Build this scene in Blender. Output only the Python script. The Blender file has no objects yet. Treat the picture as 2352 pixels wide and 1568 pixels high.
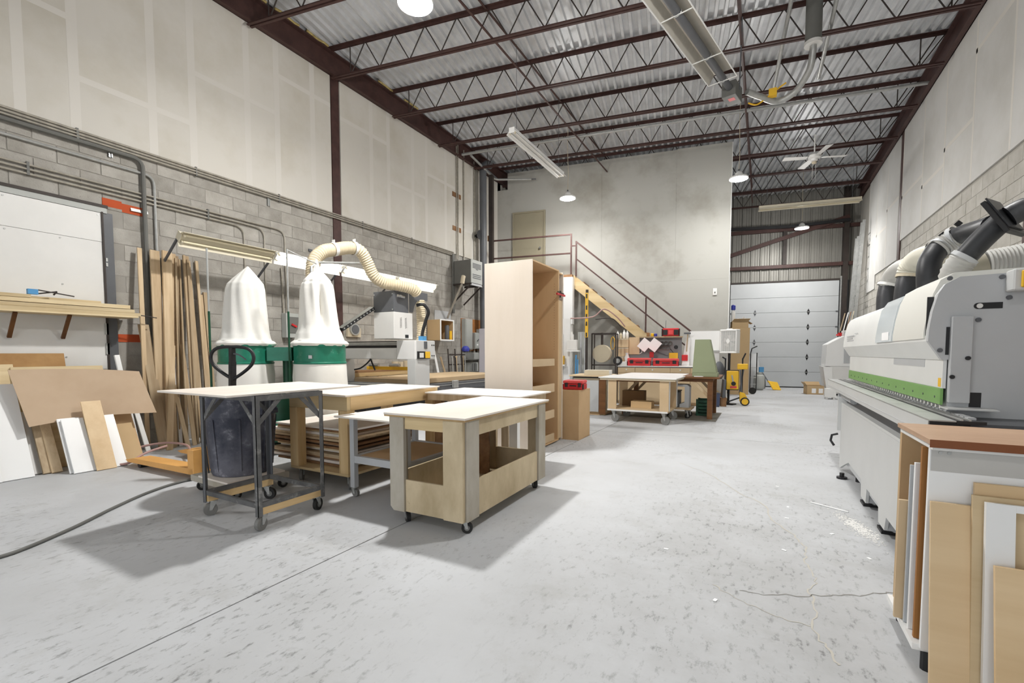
import bpy, math, random
from mathutils import Vector, Matrix
random.seed(11)
D = bpy.data; SC = bpy.context.scene; C = SC.collection
R = math.radians
SK = R(9.74)                                   # the joists and end walls stand 9.74 degrees off square
# ------------------------------------------------------------------ camera
cd = D.cameras.new('camera'); cam = D.objects.new('camera', cd); C.objects.link(cam)
cd.sensor_width = 36.0; cd.lens = 36.0*1052.0/2352.0
cd.shift_y = (867.2-784.0)/2352.0
cd.clip_end = 200
cam.location = (0, 0, 1.25)
cam.rotation_euler = (R(90-3.113), 0, R(28.69))
SC.camera = cam
# ------------------------------------------------------------------ world, exposure
w = D.worlds.new('world'); SC.world = w; w.use_nodes = True
w.node_tree.nodes['Background'].inputs[0].default_value = (0.90, 0.95, 1.0, 1)   # daylight fill entering by the opening added behind the camera
w.node_tree.nodes['Background'].inputs[1].default_value = 2.6
SC.view_settings.view_transform = 'Standard'; SC.view_settings.look = 'None'
SC.view_settings.gamma = 1; SC.view_settings.use_curve_mapping = False
SC.view_settings.exposure = -0.08
LAMP_W = 280.0                                 # watts of one high-bay lamp
TUBE_E = 14.0                                   # strength of a lit fluorescent tube
try:
    SC.cycles.max_bounces = 8; SC.cycles.diffuse_bounces = 5; SC.cycles.glossy_bounces = 3
    SC.cycles.sample_clamp_indirect = 8
except Exception: pass

# ------------------------------------------------------------------ helpers
def uvz(u, v, z=0.0):
    return Vector((u*math.cos(SK)-v*math.sin(SK), u*math.sin(SK)+v*math.cos(SK), z))
def lin(c):
    c = c/255.0
    return c/12.92 if c <= 0.04045 else ((c+0.055)/1.055)**2.4
def col(c): return (lin(c[0]), lin(c[1]), lin(c[2]), 1.0)

class MB:
    def __init__(s): s.v = []; s.f = []
    def add(s, vs, fs):
        n = len(s.v); s.v += [tuple(p) for p in vs]; s.f += [tuple(i+n for i in f) for f in fs]; return s
    def box(s, x0, x1, y0, y1, z0, z1):
        return s.add([(x0,y0,z0),(x1,y0,z0),(x1,y1,z0),(x0,y1,z0),(x0,y0,z1),(x1,y0,z1),(x1,y1,z1),(x0,y1,z1)],
                     [(3,2,1,0),(4,5,6,7),(0,1,5,4),(1,2,6,5),(2,3,7,6),(3,0,4,7)])
    def hexa(s, lo, hi):                        # two quads of four points each, bottom and top
        return s.add(list(lo)+list(hi), [(3,2,1,0),(4,5,6,7),(0,1,5,4),(1,2,6,5),(2,3,7,6),(3,0,4,7)])
    def obox(s, c, sz, M):
        c = Vector(c); a, b, d = sz[0]/2, sz[1]/2, sz[2]/2
        P = [c+M@Vector(q) for q in ((-a,-b,-d),(a,-b,-d),(a,b,-d),(-a,b,-d),(-a,-b,d),(a,-b,d),(a,b,d),(-a,b,d))]
        return s.add(P, [(3,2,1,0),(4,5,6,7),(0,1,5,4),(1,2,6,5),(2,3,7,6),(3,0,4,7)])
    def bar(s, p0, p1, w, h, up=(0,0,1)):       # w across, h along 'up'
        p0, p1 = Vector(p0), Vector(p1); d = (p1-p0); L = d.length; d.normalize(); up = Vector(up)
        x = d.cross(up)
        if x.length < 1e-4: x = d.cross(Vector((0,1,0)))
        x.normalize(); z = x.cross(d)
        M = Matrix((x, d, z)).transposed()
        return s.obox((p0+p1)/2, (w, L, h), M)
    def cyl(s, p0, p1, r, n=12, r2=None, cap=True):
        p0, p1 = Vector(p0), Vector(p1); d = (p1-p0).normalized(); r2 = r if r2 is None else r2
        a = d.orthogonal().normalized(); b = d.cross(a); vs = []
        for p, q in ((p0, r), (p1, r2)):
            for i in range(n):
                t = 2*math.pi*i/n; vs.append(p+a*math.cos(t)*q+b*math.sin(t)*q)
        fs = [(i, (i+1) % n, n+(i+1) % n, n+i) for i in range(n)]
        if cap: fs += [tuple(range(n-1,-1,-1)), tuple(range(n, 2*n))]
        return s.add(vs, fs)
    def tube(s, pts, r, n=8, radii=None, cap=True, closed=False):
        P = [Vector(p) for p in pts]; m = len(P); vs = []; a = None
        for i, p in enumerate(P):
            if closed: d = (P[(i+1) % m]-P[i-1])
            else: d = (P[min(i+1,m-1)]-P[max(i-1,0)])
            d.normalize()
            a = d.orthogonal() if a is None else (a-d*a.dot(d))
            if a.length < 1e-6: a = d.orthogonal()
            a.normalize(); b = d.cross(a); q = radii[i] if radii else r
            for k in range(n):
                t = 2*math.pi*k/n; vs.append(p+a*math.cos(t)*q+b*math.sin(t)*q)
        fs = []
        for i in range(m if closed else m-1):
            j = (i+1) % m
            for k in range(n): fs.append((i*n+k, i*n+(k+1) % n, j*n+(k+1) % n, j*n+k))
        if cap and not closed: fs += [tuple(range(n-1,-1,-1)), tuple(range((m-1)*n, m*n))]
        return s.add(vs, fs)
    def prism(s, poly, ax, a, b):               # polygon in the plane across axis ax, from a to b
        def P(q, t):
            return {'x': (t,q[0],q[1]), 'y': (q[0],t,q[1]), 'z': (q[0],q[1],t)}[ax]
        n = len(poly); vs = [P(q, a) for q in poly]+[P(q, b) for q in poly]
        area = sum(poly[i][0]*poly[(i+1) % n][1]-poly[(i+1) % n][0]*poly[i][1] for i in range(n))
        fs = [tuple(range(n-1,-1,-1)), tuple(range(n,2*n))]+[(i,(i+1) % n,n+(i+1) % n,n+i) for i in range(n)]
        flip = (area < 0) != (ax == 'y')
        if (b < a): flip = not flip
        if flip: fs = [tuple(reversed(f)) for f in fs]
        return s.add(vs, fs)
    def lathe(s, prof, n=24, c=(0,0,0), cap=True):
        vs = []; m = len(prof)
        for r, z in prof:
            for k in range(n):
                t = 2*math.pi*k/n; vs.append((c[0]+r*math.cos(t), c[1]+r*math.sin(t), c[2]+z))
        fs = [(i*n+k, i*n+(k+1) % n, (i+1)*n+(k+1) % n, (i+1)*n+k) for i in range(m-1) for k in range(n)]
        if cap: fs += [tuple(range(n-1,-1,-1)), tuple(range((m-1)*n, m*n))]
        return s.add(vs, fs)
    def mesh(s, name, mat, smooth=None):
        me = D.meshes.new(name); me.from_pydata(s.v, [], s.f)
        if mat: me.materials.append(mat)
        if smooth is not None:
            for p in me.polygons: p.use_smooth = True
            me.set_sharp_from_angle(angle=R(smooth))
        return me
    def build(s, name, mat, par=None, smooth=None, bev=0.0, label=None, seg=1):
        o = D.objects.new(name, s.mesh(name, mat, smooth)); C.objects.link(o)
        if par: o.parent = par
        if bev:
            m = o.modifiers.new('bevel', 'BEVEL'); m.width = bev; m.segments = seg; m.limit_method = 'ANGLE'; m.angle_limit = R(40)
        if label: o['label'] = label
        return o

def tag(o, label, cat, group=None):
    o['label'] = label; o['category'] = cat
    if group: o['group'] = group
    return o
def thing(name, label, cat, loc=(0,0,0), rz=0.0, group=None):
    o = D.objects.new(name, None); C.objects.link(o); o.location = loc; o.rotation_euler = (0,0,rz)
    o.empty_display_size = 0.1
    return tag(o, label, cat, group)
def struct(o): o['kind'] = 'structure'; return o
def stuff(o): o['kind'] = 'stuff'; return o
def sgroup(name, loc=(0,0,0), rz=0.0):
    o = D.objects.new(name, None); C.objects.link(o); o.location = loc; o.rotation_euler = (0,0,rz); o.empty_display_size = 0.1
    return struct(o)
def inst(me, name, par, loc, rot=(0,0,0)):
    o = D.objects.new(name, me); C.objects.link(o); o.parent = par; o.location = loc; o.rotation_euler = rot; return o
def Bx(name, mat, par, x0, x1, y0, y1, z0, z1, bev=0.0, label=None):
    return MB().box(x0,x1,y0,y1,z0,z1).build(name, mat, par, bev=bev, label=label)
def copy_tree(o, par=None):
    c = o.copy(); C.objects.link(c); c.parent = par
    for ch in list(o.children): copy_tree(ch, c)
    return c
def spline(P, k=8):
    P = [Vector(p) for p in P]; out = []
    for i in range(len(P)-1):
        p0 = P[max(i-1,0)]; p1 = P[i]; p2 = P[i+1]; p3 = P[min(i+2,len(P)-1)]
        for j in range(k):
            t = j/k
            out.append(0.5*((2*p1)+(p2-p0)*t+(2*p0-5*p1+4*p2-p3)*t*t+(3*p1-p0-3*p2+p3)*t**3))
    return out+[P[-1]]
def hose_mb(P, r, rib=0.012, amp=0.10, n=16):   # ribbed flexible hose along a spline
    S = spline(P, 24); L = [0.0]
    for i in range(1, len(S)): L.append(L[-1]+(S[i]-S[i-1]).length)
    m = max(8, int(L[-1]/rib)*2); pts = []; rad = []; j = 0
    for i in range(m+1):
        t = L[-1]*i/m
        while j < len(L)-2 and L[j+1] < t: j += 1
        q = (t-L[j])/max(1e-6, L[j+1]-L[j]); pts.append(S[j].lerp(S[j+1], q)); rad.append(r*(1.0+(amp if i % 2 else 0)))
    return MB().tube(pts, r, n, rad)

# ------------------------------------------------------------------ materials (procedural)
def nodes(m):
    m.use_nodes = True; nt = m.node_tree; return nt, nt.nodes, nt.links, nt.nodes['Principled BSDF']
def M(name, c, rough=.6, metal=0.0, var=0.0, vs=4.0, stretch=(1,1,1), bump=0.0, bs=80.0, rnd=0.0, c2=None, spec=.4, detail=6, lo=.35, hi=.7, spots=None):
    m = D.materials.new(name); nt, N, Lk, b = nodes(m)
    b.inputs['Roughness'].default_value = rough; b.inputs['Metallic'].default_value = metal
    b.inputs['Specular IOR Level'].default_value = spec
    base = col(c); m.diffuse_color = base; out = None
    tc = None
    def coord():
        t = N.new('ShaderNodeTexCoord'); mp = N.new('ShaderNodeMapping'); mp.inputs['Scale'].default_value = stretch
        if rnd:                                  # each copy shows another piece of the pattern
            oi_ = N.new('ShaderNodeObjectInfo'); sc_ = N.new('ShaderNodeMath'); sc_.operation = 'MULTIPLY'; sc_.inputs[1].default_value = 53.0
            Lk.new(oi_.outputs['Random'], sc_.inputs[0]); ad = N.new('ShaderNodeVectorMath'); ad.operation = 'ADD'
            Lk.new(t.outputs['Object'], ad.inputs[0]); Lk.new(sc_.outputs[0], ad.inputs[1]); Lk.new(ad.outputs[0], mp.inputs['Vector'])
        else: Lk.new(t.outputs['Object'], mp.inputs['Vector'])
        return mp.outputs['Vector']
    if var or c2 or bump: tc = coord()
    if var or c2:
        nz = N.new('ShaderNodeTexNoise'); nz.inputs['Scale'].default_value = vs; nz.inputs['Detail'].default_value = detail
        nz.inputs['Roughness'].default_value = .62
        Lk.new(tc, nz.inputs['Vector'])
        mr = N.new('ShaderNodeMapRange'); mr.inputs['From Min'].default_value = lo; mr.inputs['From Max'].default_value = hi
        Lk.new(nz.outputs['Fac'], mr.inputs['Value'])
        mx = N.new('ShaderNodeMix'); mx.data_type = 'RGBA'
        d = col(c2) if c2 else tuple(base[i]*(1-var) for i in range(3))+(1,)
        mx.inputs[6].default_value = base; mx.inputs[7].default_value = d
        Lk.new(mr.outputs['Result'], mx.inputs[0]); out = mx.outputs[2]
    if spots:                                   # a second, finer set of marks: (scale, colour, low, high)
        n2 = N.new('ShaderNodeTexNoise'); n2.inputs['Scale'].default_value = spots[0]; n2.inputs['Detail'].default_value = 8; n2.inputs['Roughness'].default_value = .7
        Lk.new(tc, n2.inputs['Vector'])
        r2 = N.new('ShaderNodeMapRange'); r2.inputs['From Min'].default_value = spots[2]; r2.inputs['From Max'].default_value = spots[3]
        Lk.new(n2.outputs['Fac'], r2.inputs['Value'])
        m2 = N.new('ShaderNodeMix'); m2.data_type = 'RGBA'; m2.inputs[7].default_value = col(spots[1])
        if out: Lk.new(out, m2.inputs[6])
        else: m2.inputs[6].default_value = base
        Lk.new(r2.outputs['Result'], m2.inputs[0]); out = m2.outputs[2]
    if rnd:
        oi = N.new('ShaderNodeObjectInfo'); mr2 = N.new('ShaderNodeMapRange'); mr2.inputs['To Min'].default_value = 1-rnd; mr2.inputs['To Max'].default_value = 1+rnd
        Lk.new(oi.outputs['Random'], mr2.inputs['Value']); hs = N.new('ShaderNodeHueSaturation')
        if out: Lk.new(out, hs.inputs['Color'])
        else: hs.inputs['Color'].default_value = base
        Lk.new(mr2.outputs['Result'], hs.inputs['Value']); out = hs.outputs['Color']
    if out: Lk.new(out, b.inputs['Base Color'])
    else: b.inputs['Base Color'].default_value = base
    if bump:
        nb = N.new('ShaderNodeTexNoise'); nb.inputs['Scale'].default_value = bs; nb.inputs['Detail'].default_value = 3
        Lk.new(tc, nb.inputs['Vector']); bp = N.new('ShaderNodeBump'); bp.inputs['Strength'].default_value = bump; bp.inputs['Distance'].default_value = .01
        Lk.new(nb.outputs['Fac'], bp.inputs['Height']); Lk.new(bp.outputs['Normal'], b.inputs['Normal'])
    return m
def E(name, c, s):
    m = D.materials.new(name); nt, N, Lk, b = nodes(m)
    b.inputs['Base Color'].default_value = col(c); b.inputs['Emission Color'].default_value = col(c); b.inputs['Emission Strength'].default_value = s
    return m
def W(name, c, c2, ax, rough=.6, rnd=.10, sc=7.0):       # wood grain running along axis ax
    st = {'x': (.08,1,1), 'y': (1,.08,1), 'z': (1,1,.08)}[ax]
    return M(name, c, rough, c2=c2, vs=sc, stretch=st, rnd=rnd, bump=.05, bs=30, detail=5, lo=.38, hi=.68)

def floor_mat():                               # dusty trowelled concrete: broad patches, scuffed areas of fine dark marks
    m = D.materials.new('floor_concrete'); nt, N, Lk, b = nodes(m); b.inputs['Roughness'].default_value = .6; b.inputs['Specular IOR Level'].default_value = .3
    tc = N.new('ShaderNodeTexCoord')
    def noise(sc, det, rough=.6, st=(1,1,1)):
        mp = N.new('ShaderNodeMapping'); mp.inputs['Scale'].default_value = st; Lk.new(tc.outputs['Object'], mp.inputs['Vector'])
        n_ = N.new('ShaderNodeTexNoise'); n_.inputs['Scale'].default_value = sc; n_.inputs['Detail'].default_value = det; n_.inputs['Roughness'].default_value = rough; Lk.new(mp.outputs['Vector'], n_.inputs['Vector']); return n_.outputs['Fac']
    def rng(f_, a, b_, lo_=0., hi_=1.):
        r_ = N.new('ShaderNodeMapRange'); r_.inputs['From Min'].default_value = a; r_.inputs['From Max'].default_value = b_; r_.inputs['To Min'].default_value = lo_; r_.inputs['To Max'].default_value = hi_; Lk.new(f_, r_.inputs['Value']); return r_.outputs['Result']
    def mix(f_, a, c_):
        x_ = N.new('ShaderNodeMix'); x_.data_type = 'RGBA'; Lk.new(f_, x_.inputs[0])
        if isinstance(a, tuple): x_.inputs[6].default_value = col(a)
        else: Lk.new(a, x_.inputs[6])
        x_.inputs[7].default_value = col(c_); return x_.outputs[2]
    def mul(a, c_):
        q_ = N.new('ShaderNodeMath'); q_.operation = 'MULTIPLY'; Lk.new(a, q_.inputs[0]); Lk.new(c_, q_.inputs[1]); return q_.outputs[0]
    c = mix(rng(noise(.55,6), .42, .72), (195,197,200), (178,179,180))
    c = mix(rng(noise(1.7,8,.7), .55, .80, 0, .7), c, (158,157,152))
    area = rng(noise(.42,4,.55), .46, .66)
    gm = N.new('ShaderNodeMapping'); gm.inputs['Location'].default_value = (-.10,-2.5,0); gm.inputs['Scale'].default_value = (.62,.34,1); gm.vector_type = 'POINT'
    gt = N.new('ShaderNodeTexGradient'); gt.gradient_type = 'SPHERICAL'; gm.inputs['Location'].default_value = (-.10,-.98,0); Lk.new(tc.outputs['Object'], gm.inputs['Vector']); Lk.new(gm.outputs['Vector'], gt.inputs['Vector'])
    walk = rng(gt.outputs['Fac'], .0, .55); wn_ = mul(walk, rng(noise(1.3,7,.7), .30, .62))           # worn, scuffed aisle beside the edge bander
    mxm = N.new('ShaderNodeMath'); mxm.operation = 'MAXIMUM'; Lk.new(area, mxm.inputs[0]); Lk.new(wn_, mxm.inputs[1]); area = mxm.outputs[0]
    c = mix(rng(wn_, 0, 1, 0, .55), c, (158,158,157))
    c = mix(mul(area, rng(noise(26,8,.72,(1,.45,1)), .54, .68, 0, .95)), c, (92,91,89))
    c = mix(mul(area, rng(noise(7,9,.75), .57, .74, 0, .55)), c, (126,124,120))
    Lk.new(c, b.inputs['Base Color'])
    bp = N.new('ShaderNodeBump'); bp.inputs['Strength'].default_value = .15; bp.inputs['Distance'].default_value = .01; Lk.new(noise(12,5), bp.inputs['Height']); Lk.new(bp.outputs['Normal'], b.inputs['Normal'])
    return m
m_floor = floor_mat()
m_joint = M('joint_dirt', (120,117,112), .9)
m_dry = M('drywall', (206,202,194), .8, c2=(190,184,170), vs=.8, lo=.45, hi=.75, rnd=.03)
m_dryR = M('drywall_grey', (204,203,200), .8, c2=(188,186,180), vs=.8, lo=.45, hi=.75, rnd=.03)
m_tape = M('joint_tape', (210,206,199), .8)
m_block = M('concrete_block', (174,170,163), .9, c2=(146,142,134), vs=3.2, bump=.35, bs=70, rnd=.09, spots=(30,(120,117,110),.60,.75))
m_blockR = M('concrete_block_painted', (190,187,180), .85, c2=(170,166,157), vs=4, bump=.4, bs=60, rnd=.06)
m_mortar = M('mortar', (158,154,147), .95, var=.15)
m_mortarR = M('mortar_painted', (172,168,160), .95, var=.15)
m_white = M('wall_white', (172,171,165), .75, c2=(148,145,136), vs=.8, lo=.5, hi=.72)
m_steel = M('steel_brown', (80,56,52), .55, var=.35, vs=6, spec=.35)
m_steeldk = M('steel_dark', (62,54,50), .6, var=.3, vs=5)
m_galv = M('deck_galvanised', (218,220,223), .42, metal=.2, var=.2, vs=3)
m_galv2 = M('galvanised', (186,187,185), .4, metal=.5, var=.25, vs=9)
m_conduit = M('conduit_grey', (178,172,160), .45, metal=.25, var=.3, vs=12)
m_siding = M('siding_metal', (142,140,134), .5, metal=.3, var=.18, vs=1.5)
m_plyd = W('plywood_dusty', (201,181,143), (170,146,106), 'z', .7, .05, 6)
m_plyx = W('plywood', (214,192,150), (192,166,122), 'x', .65, .05, 6)
m_plyface = M('plywood_worn', (206,189,158), .75, c2=(178,160,128), vs=5, stretch=(1,1,.5), spots=(16,(128,110,84),.66,.74), bump=.06)
m_plygrey = M('plywood_greyed', (182,176,164), .75, c2=(158,148,130), vs=5, stretch=(1,1,.5), spots=(16,(112,100,84),.66,.74))
m_top = M('top_whitish', (233,226,218), .55, c2=(221,210,198), vs=2.2, stretch=(1,.25,1), rnd=.03)
m_edge = W('ply_edge', (188,160,116), (160,130,88), 'y', .7, .05)
m_pine = W('pine', (216,187,140), (192,158,108), 'z', .55, .05, 8)
m_piney = W('pine_long', (216,187,140), (192,158,108), 'y', .55, .05, 8)
m_mdf = M('mdf', (202,170,130), .7, c2=(190,158,118), vs=2, rnd=.05)
m_mdfx = M('mdf_light', (206,182,148), .7, c2=(196,170,134), vs=2, rnd=.05)
m_maplez = W('maple', (223,196,156), (208,178,136), 'x', .5, .03, 5)
m_cardbd = M('cardboard', (192,169,144), .85, c2=(180,156,130), vs=1.4)
m_cardlt = M('cardboard_tan', (196,168,128), .85, var=.08, vs=2)
m_lumber = W('lumber_rough', (204,182,150), (172,146,112), 'z', .7, .24, 9)
m_lumbery = W('lumber_light', (219,201,164), (196,172,130), 'y', .7, .12, 9)
m_lumdk = W('lumber_brown', (150,112,76), (120,86,56), 'y', .65, .15, 9)
m_melam = M('melamine_white', (238,238,237), .35, var=.03, vs=2)
m_offw = M('offwhite_paint', (226,225,222), .45, var=.05, vs=3)
m_ltgrey = M('machine_lightgrey', (206,207,206), .42, var=.05, vs=3)
m_hood = M('machine_offwhite', (226,227,225), .4, var=.06, vs=2)
m_midgrey = M('machine_grey', (188,190,192), .45, var=.06, vs=3)
m_dgrey = M('metal_darkgrey', (96,98,102), .45, var=.15, vs=5)
m_black = M('black_metal', (34,34,36), .45, var=.2, vs=8)
m_rubber = M('rubber', (40,39,38), .7)
m_greywheel = M('wheel_grey', (128,127,124), .5, var=.2, vs=9)
m_chrome = M('chrome', (205,205,205), .22, metal=.9)
m_green = M('green_paint', (30,112,88), .35, c2=(40,128,104), vs=6, spots=(7,(112,168,152),.6,.75))
m_dgreen = M('green_dark', (22,76,52), .45, var=.2, vs=6)
m_lime = M('lime_green', (124,170,98), .4, var=.08, vs=5)
m_olive = M('olive_panel', (142,150,118), .6, var=.05, vs=2)
m_bag = M('filter_bag', (236,234,228), .85, var=.05, vs=4, bump=.1, bs=20)
m_can = M('bin_plastic', (62,64,76), .6, c2=(122,122,132), vs=3.0, lo=.42, hi=.7, spots=(12,(168,168,176),.58,.78))
m_hose = M('hose_cream', (214,200,172), .55)
m_hoseg = M('hose_grey', (178,177,173), .5)
m_duct = M('duct_black', (48,49,52), .45, c2=(98,98,100), vs=4, lo=.5, hi=.85)
m_orange = M('fork_orange', (224,168,96), .55, var=.12, vs=5)
m_orpaint = M('orange_paint', (186,82,44), .85, var=.1)
m_yellow = M('yellow', (240,190,52), .45, var=.05)
m_red = M('red_plastic', (198,40,44), .45, var=.08)
m_redlt = M('red_light', (222,80,80), .5)
m_blue = M('blue', (84,150,200), .5)
m_bluedk = M('blue_dark', (58,66,160), .5)
m_tan = M('drawer_tan', (212,188,152), .6, var=.04, vs=3)
m_beige = M('box_beige', (204,192,168), .7, var=.05)
m_brownw = W('brown_wood', (120,80,44), (92,58,30), 'x', .6, .06)
m_walnut = M('brown_laminate', (192,160,132), .45, c2=(166,130,102), vs=3, stretch=(.4,1,1))
m_walnutedge = M('brown_edge', (128,74,40), .5)
m_paper = M('paper', (246,246,246), .8)
m_peg = M('pegboard_grey', (128,130,132), .7, var=.05)
m_door = M('door_grey', (192,195,197), .5, var=.05, vs=2)
m_doorup = M('door_olive', (150,143,122), .6, var=.08, vs=2)
m_elec = M('electric_grey', (176,178,174), .5, var=.06, vs=5)
m_elecdk = M('electric_dark', (108,108,104), .55, var=.1, vs=5)
m_rough = M('insulation', (196,178,120), .95, c2=(150,130,80), vs=12)
m_hoseR = M('hose_dustyred', (176,142,136), .6)
m_reflect = M('reflector_bright', (214,209,198), .4, metal=.25, var=.15, vs=4)
m_angle = M('angle_iron_dusty', (112,112,112), .55, metal=.2, c2=(84,84,84), vs=6, spots=(10,(168,167,164),.56,.75))
m_glow = E('lamp_lens', (255,255,255), 26.0)
m_tube_on = E('tube_lit', (255,252,240), TUBE_E)
m_tube_off = M('tube_unlit', (226,216,186), .35)
m_fixt = M('fixture_white', (222,214,192), .45, var=.05)
m_fixtw = M('fixture_clean', (236,236,234), .45)
m_glass = M('pane_clear', (214,222,226), .12, spec=.6)
# ================================================================== THE SETTING
XL, XR = -7.3, 2.8
VF, VR = 13.42, 18.85                          # far partition and rear wall, measured across the skew
# ---- floor: four slabs parted by two control joints, with hairline cracks
floor = sgroup('floor')
jy = lambda x: 7.3+0.1*x
g = .005
for i, (xa, xb) in enumerate(((-7.6,-2.28-g),(-2.28+g,3.1))):
    for lo_, hi_ in ((lambda x: -4.5, lambda x: jy(x)-g), (lambda x: jy(x)+g, lambda x: 21.5)):
        MB().hexa([(xa,lo_(xa),-.12),(xb,lo_(xb),-.12),(xb,hi_(xb),-.12),(xa,hi_(xa),-.12)],
                  [(xa,lo_(xa),0),(xb,lo_(xb),0),(xb,hi_(xb),0),(xa,hi_(xa),0)]).build('floor_slab', m_floor, floor)
Bx('joint_filler', m_joint, floor, -7.6, 3.1, -4.5, 21.5, -.14, -.010)
def crack(P, w, mat):
    S = spline([(a,b,0) for a, b in P], 6); rnd_ = random.Random(5)
    S = [p+Vector((rnd_.uniform(-.012,.012), rnd_.uniform(-.012,.012), 0)) for p in S]; m = MB()
    vs = []; 
    for i, p in enumerate(S):
        d = S[min(i+1,len(S)-1)]-S[max(i-1,0)]; n = Vector((-d.y,d.x,0)).normalized()*w*rnd_.uniform(.5,1.2)
        vs += [p+n+Vector((0,0,.0012)), p-n+Vector((0,0,.0012))]
    m.add(vs, [(2*i,2*i+1,2*i+3,2*i+2) for i in range(len(S)-1)])
    return m.build('crack_line', mat, floor)
m_crackw = M('crack_dust', (192,188,178), .9); m_crackd = M('crack_dark', (146,144,140), .9)
crack([(-.8,5.42),(-.44,5.05),(-.16,4.52),(.03,4.26),(.1,3.89),(.22,3.62),(.27,3.43),(.26,3.18),(.29,2.98),(.25,2.81),(.26,2.65),(.23,2.43),(.27,2.29),(.3,2.17)], .005, m_crackw)
crack([(-.08,2.63),(.05,2.66),(.24,2.75),(.41,2.84),(.55,2.94),(.64,3.02)], .004, m_crackd)
crack([(-.21,2.63),(-.08,2.54),(.09,2.46),(.23,2.43)], .003, m_crackw)

# ---- block walls
BH, BW = .2035, .4065
me_block = MB().box(-.01,.01,-BW/2+.006,BW/2-.006,-BH/2+.006,BH/2-.006).mesh('block', m_block)
me_blockR = MB().box(-.01,.01,-BW/2+.005,BW/2-.005,-BH/2+.005,BH/2-.005).mesh('block', m_blockR)
def blocks(wall, X, y0, y1, rows, skip, me, mat, key):
    L = []
    for r in range(rows):
        k = 0
        while True:
            y = y0+BW*(k+.5)+(BW/2 if r % 2 else 0); k += 1
            if y > y1-BW*.4: break
            z = BH*(r+.5)
            if not skip(y, z): L.append((key(y,z), y, z))
    L.sort(); rest = MB(); rd = random.Random(3)
    for i, (_, y, z) in enumerate(L):
        dx = rd.uniform(-.002,.002)
        if i < 300: inst(me, 'block', wall, (X+dx, y, z))
        else: rest.box(X+dx-.01,X+dx+.01,y-BW/2+.006,y+BW/2-.006,z-BH/2+.006,z+BH/2-.006)
    if rest.v: stuff(rest.build('block_field', mat, wall))
wl = sgroup('wall_left')
Bx('wall_core', m_mortar, wl, -7.55, -7.303, -4.5, 19.8, 0, 7.1)
blocks(wl, -7.308, -1.2, 13.0, 19, lambda y, z: y < 2.75 and z < 3.02 or y < 1.0, me_block, m_block, lambda y, z: (y-1.2)**2+((z-1.5)*1.2)**2)
# drywall above, sheet by sheet
def sheet(wall, X, t, y0, y1, z0, z1, mat):
    Bx('drywall_sheet', mat, wall, min(X,X+t), max(X,X+t), y0+.0015, y1-.0015, z0+.0015, z1-.0015)
def tape(wall, X, t, y0, y1, z0, z1):
    Bx('joint_tape', m_tape, wall, min(X,X+t), max(X,X+t), y0, y1, z0, z1)
cols = [(-4.5,-1.5,5.0),(-1.5,.0,4.6),(0,1.2,5.3),(1.2,2.44,5.2),(2.44,3.74,4.54),(3.74,5.06,5.27),(5.06,6.16,5.91),(6.38,7.68,5.78),(7.68,8.96,5.0),(8.96,10.2,5.6),(10.2,11.45,4.62),(11.45,12.86,5.3)]
for a, b, zc in cols:
    sheet(wl, -7.305, .03, a, b, 3.88, zc, m_dry); sheet(wl, -7.305, .03, a, b, zc, 6.50, m_dry)
    tape(wl, -7.275, .0012, a, b, zc-.045, zc+.03)
    if b not in (6.16, 12.86): tape(wl, -7.275, .001, b-.05, b+.05, 3.9, 6.45)
    tape(wl, -7.275, .0006, (a+b)/2+.1, (a+b)/2+.2, 3.9, 6.45)
# orange paint marks and grey jamb smear on the blocks
for (y0,y1,z0,z1) in ((2.66,2.86,3.09,3.19),(2.86,3.13,3.06,3.17),(2.75,3.0,1.39,1.49)):
    Bx('paint_mark', m_orpaint, wl, -7.298, -7.2955, y0, y1, z0, z1)
# ---- right wall
wr = sgroup('wall_right')
Bx('wall_core', m_mortarR, wr, 2.803, 3.05, -4.5, 20.9, 0, 7.1)
blocks(wr, 2.808, 5.0, 20.0, 19, lambda y, z: z < 1.5 or 14.1 < y < 14.3, me_blockR, m_blockR, lambda y, z: (y-8.5)-2.2*z)
for a, b, zc in ((-4.5,3,5),(3,6.0,4.6),(6.0,7.3,4.8),(7.3,8.6,5.9),(8.6,9.9,5.9),(9.9,11.2,4.9),(11.2,12.5,4.65),(12.5,14.08,4.9),(14.36,15.6,5.0),(15.6,16.8,4.6),(16.8,18.0,4.6)):
    lo = 3.9 if b < 14.2 else (3.5 if b < 17 else 3.1)
    sheet(wr, 2.805, -.03, a, b, lo, zc, m_dryR); sheet(wr, 2.805, -.03, a, b, zc, 6.48, m_dryR)
    tape(wr, 2.775, -.001, a, b, zc-.04, zc+.03); tape(wr, 2.775, -.001, b-.06, b, lo+.02, 6.4)
# ---- wall behind the camera, with an unseen opening added to let in fill daylight
wb = sgroup('wall_back')
for a, b, c_, d in ((-7.55,-6.2,0,7.1),(1.6,3.05,0,7.1),(-6.2,1.6,3.0,7.1)): Bx('wall_core', m_dryR, wb, a, b, -4.6, -4.45, c_, d)
pl = D.lights.new('opening_portal', 'AREA'); pl.shape = 'RECTANGLE'; pl.size = 7.8; pl.size_y = 3.0; pl.energy = 1.0
try: pl.cycles.is_portal = True
except Exception: pass
po = D.objects.new('opening_portal', pl); C.objects.link(po); po.location = (-2.3,-4.62,1.5); po.rotation_euler = (R(90),0,0)
struct(Bx('apron_outside', m_mortar, None, -12, 8, -14, -4.6, -.2, -.02))
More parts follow.
